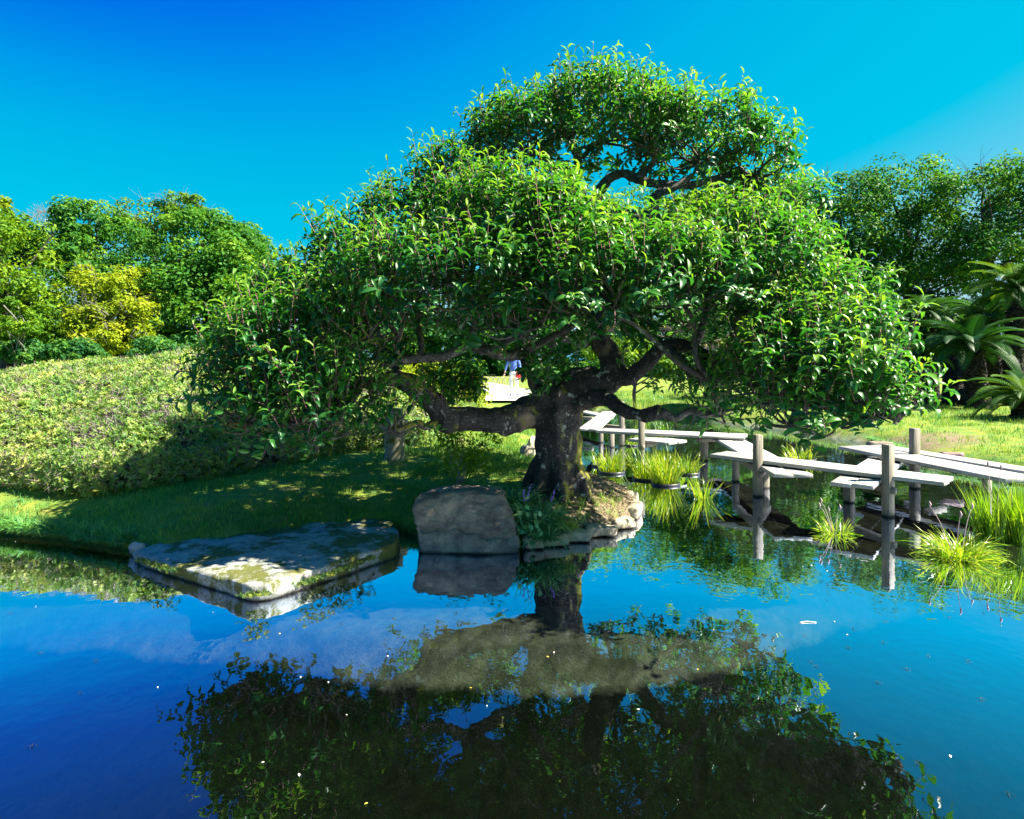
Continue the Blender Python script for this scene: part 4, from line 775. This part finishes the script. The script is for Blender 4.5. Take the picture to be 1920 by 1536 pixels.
# litter and wisps on the spit
P = np.stack([rng.uniform(-.1, 1.7, 9000), rng.uniform(6, 9.6, 9000)], 1); P = P[(sdf(P, SPIT) < -.03) & (np.hypot(P[:, 0]-TRUNK.x, P[:, 1]-TRUNK.y) > .3)][:2600]; z = land_height(P)
V, Fc, T = merge([scatter(DIAMOND, np.column_stack([P, z+.008]), frames(np.array([[0, 0, 1.]]).repeat(len(P), 0)+rng.normal(size=(len(P), 3))*.35), rng.uniform(.015, .04, len(P)), rng.random(len(P)))])
lit = leaf_mat('leaf_litter', (.04, .028, .016), (.14, .10, .055), (.3, .24, .15), .8, .1); tag(link('leaf_litter', mesh('leaf_litter', V, Fc, lit, dict(tint=T), smooth=False)), 'dry brown leaf litter on the bare soil of the spit', 'litter', kind='stuff')
P = np.concatenate([np.array(G(1075+random.uniform(-75, 95), 975+random.uniform(-40, 32), .2)[:2])[None] for _ in range(200)]); P = P[sdf(P, SPIT) < -.02]; z = land_height(P)
V, Fc, T = merge([scatter(tuft(7, 1., .05, .12, 3, (50, 88), (10, 60)), np.column_stack([P, z-.01]), frames(np.array([[0, 0, 1.]]).repeat(len(P), 0)), rng.uniform(.08, .2, len(P)), rng.uniform(.3, 1, len(P)))])
tag(link('spit_grass', mesh('spit_grass', V, Fc, M['grass'], dict(tint=T), smooth=False)), 'thin grass wisps at the front of the soil spit', 'grass', kind='stuff')

pot_mat = flat_mat('dark_pot', (.02, .022, .028), .45)
def clump(name, label, cat, px, py, hpx, wpx, n, mat, z=0., pot=False, group=None, lean=(68, 92), droop=(5, 60), wid=.012, tint=(.3, .95), stems=0):
    b = G(px, py, z); k = b.y/F; Lh = hpx*k; wr = wpx*k/2; root = empty(name, b, label, cat, group); m = MB(); T = []
    for i in range(n):
        an, rr = random.uniform(0, 6.283), math.sqrt(random.random())*wr*.55; q2 = Vector((math.cos(an)*rr, math.sin(an)*rr*.8)); out = math.atan2(q2.y, q2.x)+random.gauss(0, .7)
        a0 = random.uniform(*lean)-25*rr/max(wr, .01)*random.random(); V, Fc = blade(Lh*random.uniform(.5, 1.12), wid*random.uniform(.7, 1.3)*(b.y/8)**.5, a0, a0-random.uniform(*droop), 5, out, q2)
        m.add([(x, y, zz+random.uniform(-.01, .0)) for x, y, zz in V], Fc); T += [random.uniform(*tint)]*len(V)
    V = np.array(m.V)+np.array(b)-np.array([0, 0, .02]); link('leaves', mesh('leaves', V, m.F, mat, dict(tint=np.array(T)), smooth=False), root, 'stuff')
    mm = MB()
    for i in range(stems):
        an = random.uniform(0, 6.283); t = b+Vector((math.cos(an)*wr*.7, math.sin(an)*wr*.5, Lh*random.uniform(1., 1.35))); s = b+Vector((math.cos(an)*wr*.1, 0, 0)); mm.add(*tube([s, s.lerp(t, .6)+Vector((0, 0, .05)), t], [.004, .003, .002], 4, 3)); mm.add(*tube([t-Vector((0, 0, .02)), t+Vector((.008, 0, .012)), t+Vector((0, 0, .045))], [.003, .012, .003], 5, 2))
    if stems: link('seed_stalks', mm.mesh('seed_stalks', M['dry_twig']), root, 'stuff')
    if pot:
        r = wr*.62; pr = [(r*.8, -.18), (r, .0), (r*1.02, .035), (r*.93, .035), (r*.9, .0), (.0, -.0)]; nn = 24; pv = [(b.x+a*math.cos(2*math.pi*j/nn), b.y+a*math.sin(2*math.pi*j/nn), b.z+c) for a, c in pr for j in range(nn)]
        link('pot', mesh('pot', np.array(pv), [(i*nn+j, i*nn+(j+1) % nn, (i+1)*nn+(j+1) % nn, (i+1)*nn+j) for i in range(5) for j in range(nn)], pot_mat), root)
    return root
gi = 'iris clumps standing in the pond'; I = M['iris']
clump('iris_clump', 'bright iris clump in a sunken dark pot nearest the trunk', 'iris', 1147, 886, 52, 80, 190, I, 0, True, gi, droop=(5, 55))
clump('iris_pot', 'half empty sunken dark pot with few iris leaves beside the trunk', 'iris', 1122, 874, 34, 40, 24, I, 0, True, gi)
clump('iris_clump', 'largest bright iris clump in front of the bridge, left half', 'iris', 1212, 898, 66, 85, 190, I, 0, True, gi, droop=(5, 55))
clump('iris_clump', 'largest bright iris clump in front of the bridge, right half', 'iris', 1248, 908, 80, 85, 230, I, 0, True, gi, droop=(5, 50))
clump('iris_clump', 'loose iris clump behind the largest one, under the bridge', 'iris', 1290, 888, 48, 70, 80, I, 0, True, gi, droop=(20, 80))
clump('iris_clump', 'small pointed iris clump ringed by dark floating leaves', 'iris', 1318, 935, 60, 60, 46, I, 0, False, gi, lean=(60, 95), droop=(5, 50))
clump('iris_clump', 'sparse ragged iris clump with dry stalks on the mud', 'iris', 1565, 1000, 44, 80, 90, I, 0, False, gi, lean=(25, 85), droop=(5, 80), stems=4)
clump('iris_clump', 'dense tangled grassy clump at the right in front of the tall one', 'iris', 1795, 1045, 70, 140, 420, I, 0, False, gi, lean=(25, 88), droop=(20, 110), stems=3)
clump('iris_clump', 'tall upright iris stand at the right edge', 'iris', 1868, 1012, 110, 130, 300, I, 0, False, gi, lean=(74, 96), droop=(0, 35), wid=.014, tint=(.2, .7), stems=2)
clump('iris_clump', 'tall upright iris stand cut by the right edge', 'iris', 1925, 1018, 125, 120, 260, I, 0, False, gi, lean=(74, 96), droop=(0, 35), wid=.014, tint=(.2, .7))
clump('iris_clump', 'loose iris clump behind the middle of the bridge', 'iris', 1500, 862, 40, 90, 90, I, 0, True, gi, lean=(50, 90), droop=(10, 70))
clump('iris_clump', 'tall thin iris clump at the far end of the bridge', 'iris', 1202, 790, 48, 55, 90, I, 0, False, gi, lean=(78, 95), droop=(0, 20))
clump('iris_clump', 'low iris clump in shade behind the far plank', 'iris', 1245, 808, 22, 60, 60, I, 0, True, gi, tint=(0, .4))
clump('iris_clump', 'pale low iris clump between the far posts', 'iris', 1185, 836, 20, 36, 40, I, 0, True, gi)
for x, y, w, lb in [(1160, 768, 70, 'dark grass tussock on the far bank behind the bridge, left one'), (1235, 765, 80, 'dark grass tussock on the far bank behind the bridge, right one'), (1100, 768, 60, 'dark grass tussock on the far bank nearest the trunk')]:
    clump('grass_tussock', lb, 'grass', x, y, 36, w, 160, M['liriope'], .1, group='grass tussocks on the far bank', lean=(50, 90), droop=(40, 110), tint=(.3, .9))
L = M['liriope']
def flowers(root, px, py, Y, n):
    m = MB(); b = A(px, py, Y)
    for i in range(n):
        p = b+Vector((random.gauss(0, .12), random.gauss(0, .05), 0)); t = p+Vector((random.gauss(0, .05), 0, random.uniform(.16, .26)))
        for j in range(14): q2 = p.lerp(t, .3+.7*j/14); d = Vector(rng.normal(size=3))*.006; m.add(*tube([q2+d-Vector((0, 0, .008)), q2+d, q2+d+Vector((0, 0, .008))], [.003, .007, .003], 4, 1))
    link('flower_spikes', m.mesh('flower_spikes', flat_mat('violet', (.17, .09, .42), .6)), root, 'stuff')
r = clump('liriope_clump', 'arching dark liriope clump with violet flower spikes at the trunk foot', 'liriope', 1008, 985, 80, 130, 420, L, .18, lean=(45, 88), droop=(50, 130), tint=(.1, .95)); flowers(r, 990, 950, 6.6, 3)
clump('liriope_clump', 'dark liriope clump between boulder and trunk', 'liriope', 955, 948, 58, 110, 380, L, .3, lean=(50, 88), droop=(30, 110), tint=(.2, .9))
clump('liriope_clump', 'low dark liriope clump behind the boulder top', 'liriope', 905, 924, 42, 90, 260, L, .33, lean=(45, 88), droop=(30, 110), tint=(.3, 1))
clump('liriope_clump', 'hanging liriope tuft beside the edging stones', 'liriope', 1022, 1008, 50, 60, 150, L, .14, lean=(20, 80), droop=(50, 130), tint=(.2, .9))
clump('grass_tuft', 'bright small grass tuft on the spit right of the liriope', 'grass', 1065, 988, 26, 40, 70, M['grass'], .2, lean=(30, 85), droop=(20, 90), tint=(.5, 1))
# ivy between boulder and liriope
b = G(985, 1000, .15); iv = empty('ivy', b, 'broad leaved ivy hanging beside the right side of the brown boulder', 'ivy'); n = 60
P = np.array([tuple(A(random.uniform(966, 1010), random.uniform(950, 1035), random.uniform(6.25, 6.5))) for _ in range(n)])
V, Fc, T = merge([scatter(arch_leaf(10, -40, .8, 15), P, frames(rng.normal(size=(n, 3))*.4+np.array([.3, -.7, .6])), rng.uniform(.04, .075, n), rng.uniform(.2, .9, n))]); link('leaves', mesh('leaves', V, Fc, L, dict(tint=T)), iv, 'stuff')
# slender shrub behind the boulder
b = G(862, 905, .37); sh = empty('slender_shrub', b, 'slender shrub with thin pale stems and leafy tufts behind the boulder', 'shrub'); m = MB(); sp = []
for i in range(15):
    an = random.uniform(0, 6.283); t = b+Vector((random.gauss(0, .17), random.gauss(0, .14), random.uniform(.22, .62))); m.add(*tube([b+Vector((math.cos(an)*.05, math.sin(an)*.05, -.03)), b.lerp(t, .5)+Vector((random.gauss(0, .03), 0, .05)), t], [.005, .004, .003], 5, 4))
    sp += [tuple(t+Vector(rng.normal(size=3))*.075) for _ in range(60)]
link('stems', m.mesh('stems', M['dry_twig']), sh, 'stuff'); n = len(sp)
V, Fc, T = merge([scatter(arch_leaf(30, -30, .32), np.array(sp), frames(rng.normal(size=(n, 3))*.5+np.array([0, 0, .8])), rng.uniform(.06, .095, n), rng.uniform(.3, 1, n))]); link('leaves', mesh('leaves', V, Fc, M['tree_lime'], dict(tint=T)), sh, 'stuff')

# ---------------------------------------------------------------- floating leaves and water striders
cols = [flat_mat('petal_pale', (.7, .66, .55), .6), flat_mat('petal_yellow', (.6, .45, .06), .6)]
fl = [mesh('floating_leaf', *arch_leaf(14, -14, .45, 6), c) for c in cols]
spots = [(65, 1137), (530, 1190), (398, 1148), (590, 1274), (725, 1230), (612, 1278), (648, 1340), (480, 1425), (1040, 1222), (1035, 1225), (880, 1290), (930, 1330), (1520, 1060), (1495, 1058), (1552, 1070), (1624, 1190), (1566, 1166), (1358, 1180), (1310, 1256), (1235, 1111), (1200, 1330), (160, 1365), (295, 1290), (345, 1420), (1780, 1415), (1090, 1370), (690, 1505), (1770, 1112), (820, 1050), (110, 1056), (30, 1015), (1340, 1480), (560, 1450), (1000, 1180)]
for i, (x, y) in enumerate(spots[::2]+[(x+random.gauss(0, 14), y+random.gauss(0, 7)) for x, y in spots[1:18:2]]):
    o = bpy.data.objects.new('floating_leaf', fl[i % 4 == 1]); C.objects.link(o); p = G(x, y, .004); o.location = p; o.rotation_euler = (random.uniform(-.1, .1), random.uniform(-.1, .1), random.uniform(0, 6.28)); o.scale = (random.uniform(.010, .022),)*3
    tag(o, 'tiny yellow fallen leaf floating on the pond' if i % 4 == 1 else 'tiny pale fallen leaf floating on the pond', 'leaf', 'fallen leaves floating on the pond')
o = bpy.data.objects.new('floating_reed', mesh('floating_reed', *tube([(-.06, 0, .004), (0, .01, .005), (.06, 0, .004)], [.003, .004, .002], 6, 4), cols[0])); C.objects.link(o); o.location = G(1515, 1168); tag(o, 'short pale reed stalk floating in the right part of the pond', 'reed')
m = MB().add(*tube([(-.012, 0, .008), (0, 0, .009), (.014, 0, .008)], [.001, .0026, .001], 5, 3))
for sx, ax in ((-1, 1), (1, 1)):
    m.add(*tube([(.003, 0, .008), (.012, sx*.014, .012), (.028, sx*.02, .001)], [.0009, .0008, .0006], 3, 2)); m.add(*tube([(-.002, 0, .008), (-.014, sx*.016, .012), (-.034, sx*.022, .001)], [.0009, .0008, .0006], 3, 2))
ws = m.mesh('water_strider', flat_mat('strider', (.01, .01, .01), .5))
for (x, y) in [(1780, 1158), (1740, 1230), (1700, 1255), (1840, 1312), (1520, 1242), (1530, 1250), (1645, 1280), (1890, 1490), (1720, 1432), (1660, 1166), (1590, 1215), (1815, 1240), (1508, 1192), (620, 1152), (640, 1170), (655, 1112), (150, 1300), (20, 1150), (75, 1225), (180, 1240), (60, 1400), (1655, 1205), (1600, 1180)]:
    o = bpy.data.objects.new('water_strider', ws); C.objects.link(o); o.location = G(x, y); o.rotation_euler.z = random.uniform(0, 6.28); o.scale = (random.uniform(.55, .8),)*3; tag(o, 'tiny dark water strider standing on the open water', 'insect', 'water striders on the pond')
lg = bpy.data.objects.new('log', mesh('log', *tube([(-.16, 0, 0), (0, .005, 0), (.16, 0, 0)], [.045, .046, .044], 14, 3, .08), flat_mat('log_bark', (.2, .12, .12), .8))); C.objects.link(lg); lg.location = G(1785, 858, .34)+Vector((0, 0, .04)); lg.rotation_euler = (0, 0, -.2); tag(lg, 'short purplish log lying on the right lawn', 'log')

# ---------------------------------------------------------------- hooped fence and walker on the far path
fen = empty('hoop_fence', A(940, 725, 29), 'low fence of bent hoops along the far side of the white path', 'fence'); ir = flat_mat('bamboo_hoop', (.3, .27, .2), .6)
for k in range(12):
    x = -3.0+k*.28; y = 36-k*.3; hp = [(x, y, .40), (x+.0, y, .75), (x+.07, y, .92), (x+.2, y, .98), (x+.33, y, .92), (x+.40, y, .75), (x+.4, y, .40)]
    link('hoop', mesh('hoop', np.array([tuple(v) for v in tube(hp, [.022], 6, 3)[0]]), tube(hp, [.022], 6, 3)[1], ir), fen)
def skin(name, pts, edges, rad, mat, root_i=0, sub=2):
    me = bpy.data.meshes.new(name); me.from_pydata(pts, edges, []); o = bpy.data.objects.new(name, me); C.objects.link(o)
    md = o.modifiers.new('k', 'SKIN'); md.use_smooth_shade = True
    for i, r in enumerate(rad): me.skin_vertices[0].data[i].radius = (r, r) if not isinstance(r, tuple) else r
    me.skin_vertices[0].data[root_i].use_root = True
    s = o.modifiers.new('s', 'SUBSURF'); s.levels = sub; s.render_levels = sub
    m2 = bpy.data.meshes.new_from_object(o.evaluated_get(bpy.context.evaluated_depsgraph_get())); bpy.data.objects.remove(o); m2.name = name; m2.materials.clear(); m2.materials.append(mat)
    m2.polygons.foreach_set('use_smooth', np.ones(len(m2.polygons), dtype=bool)); return m2
foot = A(963, 748, 25.5); foot.z = .479
per = empty('person', foot, 'walker in blue top and white trousers with red bag on the pale path', 'person'); skm = flat_mat('skin', (.5, .33, .25), .55, .05)
B = [(0, 0, .95), (0, 0, 1.12), (0, .0, 1.32), (0, 0, 1.44), (0, -.01, 1.5), (0, -.02, 1.60), (0, -.02, 1.70),
     (-.09, 0, .88), (-.10, -.02, .50), (-.11, .02, .09), (-.11, -.11, .04), (.09, 0, .88), (.12, .05, .5), (.14, .14, .09), (.145, .02, .04),
     (-.19, 0, 1.40), (-.29, -.02, 1.13), (-.36, -.06, .90), (.19, 0, 1.40), (.25, .02, 1.13), (.22, -.12, .95)]
E = [(0, 1), (1, 2), (2, 3), (3, 4), (4, 5), (5, 6), (0, 7), (7, 8), (8, 9), (9, 10), (0, 11), (11, 12), (12, 13), (13, 14), (3, 15), (15, 16), (16, 17), (3, 18), (18, 19), (19, 20)]
R_ = [(.14, .1), (.12, .085), (.14, .09), (.1, .07), (.05, .05), (.085, .095), (.07, .08), .085, .055, .04, .035, .085, .055, .04, .035, .055, .042, .03, .055, .042, .03]
def pl(name, me, parent=per):
    o = bpy.data.objects.new(name, me); C.objects.link(o); o.parent = parent; return o
pl('body', skin('body', B, E, R_, skm))
def hand(w, d):
    w, d = Vector(w), Vector(d).normalized(); s = d.cross(Vector((0, 1, 0))).normalized(); V = [w, w+d*.06]; Ed = [(0, 1)]; Rr = [.022, .026]
    for i, L_ in enumerate((.06, .07, .065, .05)):
        b_ = w+d*.085+s*(i-1.5)*.02; k = len(V); V += [b_, b_+d*L_*.55, b_+d*L_-Vector((0, .012, 0))]; Ed += [(1, k), (k, k+1), (k+1, k+2)]; Rr += [.009, .008, .007]
    k = len(V); V += [w+d*.035+s*.035, w+d*.065+s*.055]; Ed += [(0, k), (k, k+1)]; Rr += [.01, .008]; return skin('hand', V, Ed, Rr, skm, 0, 1)
pl('hand', hand((-.365, -.065, .885), (-.3, -.2, -1))); pl('hand', hand((.22, -.125, .94), (-.2, -.6, -.6)))
blue = flat_mat('blue_top', (.08, .16, .5), .8); white = flat_mat('white_trousers', (.75, .75, .74), .8, .05); red = flat_mat('red_bag', (.6, .02, .03), .5); shoe = flat_mat('blue_shoe', (.02, .06, .3), .6); hairm = flat_mat('dark_hair', (.012, .009, .008), .5)
pl('top', skin('top', [(0, 0, .93), (0, 0, 1.1), (0, 0, 1.32), (0, 0, 1.43), (-.19, 0, 1.41), (-.28, -.02, 1.16), (-.34, -.05, .98), (.19, 0, 1.41), (.25, .02, 1.16), (.235, -.06, 1.02)], [(0, 1), (1, 2), (2, 3), (3, 4), (4, 5), (5, 6), (3, 7), (7, 8), (8, 9)], [(.175, .125), (.15, .11), (.165, .115), (.115, .085), .07, .058, .046, .07, .058, .046], blue))
pl('trousers', skin('trousers', [(0, 0, 1.0), (0, 0, .92), (-.09, 0, .84), (-.105, -.02, .5), (-.112, .02, .14), (.09, 0, .84), (.122, .05, .5), (.14, .13, .14)], [(0, 1), (1, 2), (2, 3), (3, 4), (1, 5), (5, 6), (6, 7)], [(.15, .11), (.165, .12), .1, .074, .06, .1, .074, .06], white))
for p_, q_ in (((-.11, .05, .045), (-.112, -.15, .03)), ((.143, .17, .05), (.15, -.03, .03))): pl('shoe', skin('shoe', [p_, Vector(p_).lerp(Vector(q_), .5), q_], [(0, 1), (1, 2)], [(.042, .045), (.045, .04), (.04, .028)], shoe))
pl('hair', skin('hair', [(0, .03, 1.52), (0, .035, 1.62), (0, .0, 1.71)], [(0, 1), (1, 2)], [(.075, .05), (.1, .075), (.085, .095)], hairm))
fa = MB()
for x in (-.032, .032): fa.add(*tube([(x-.012, -.112, 1.615), (x, -.116, 1.618), (x+.012, -.112, 1.615)], [.004, .007, .004], 6, 2))
fa.add(*tube([(-.025, -.108, 1.55), (0, -.112, 1.548), (.025, -.108, 1.55)], [.003, .006, .003], 6, 2)); pl('face', fa.mesh('face', flat_mat('dark_features', (.06, .02, .02), .5)))
pl('nose', skin('nose', [(0, -.105, 1.62), (0, -.125, 1.585)], [(0, 1)], [.01, .015], skm, 0, 1))
bag = MB().add(*tube([(.10, -.19, .84), (.2, -.2, .82), (.31, -.19, .85)], [.10, .13, .10], 10, 3)); bo = link('bag', bag.mesh('bag', red)); bo.location = foot; tag(bo, 'red bag held at the hip of the walker on the path', 'bag')
hd_ = MB().add(*tube([(.13, -.17, .93), (.17, -.16, 1.02), (.24, -.15, 1.02), (.28, -.17, .93)], [.012], 6, 4)); hh_ = bpy.data.objects.new('handle', hd_.mesh('handle', red)); C.objects.link(hh_); hh_.parent = bo
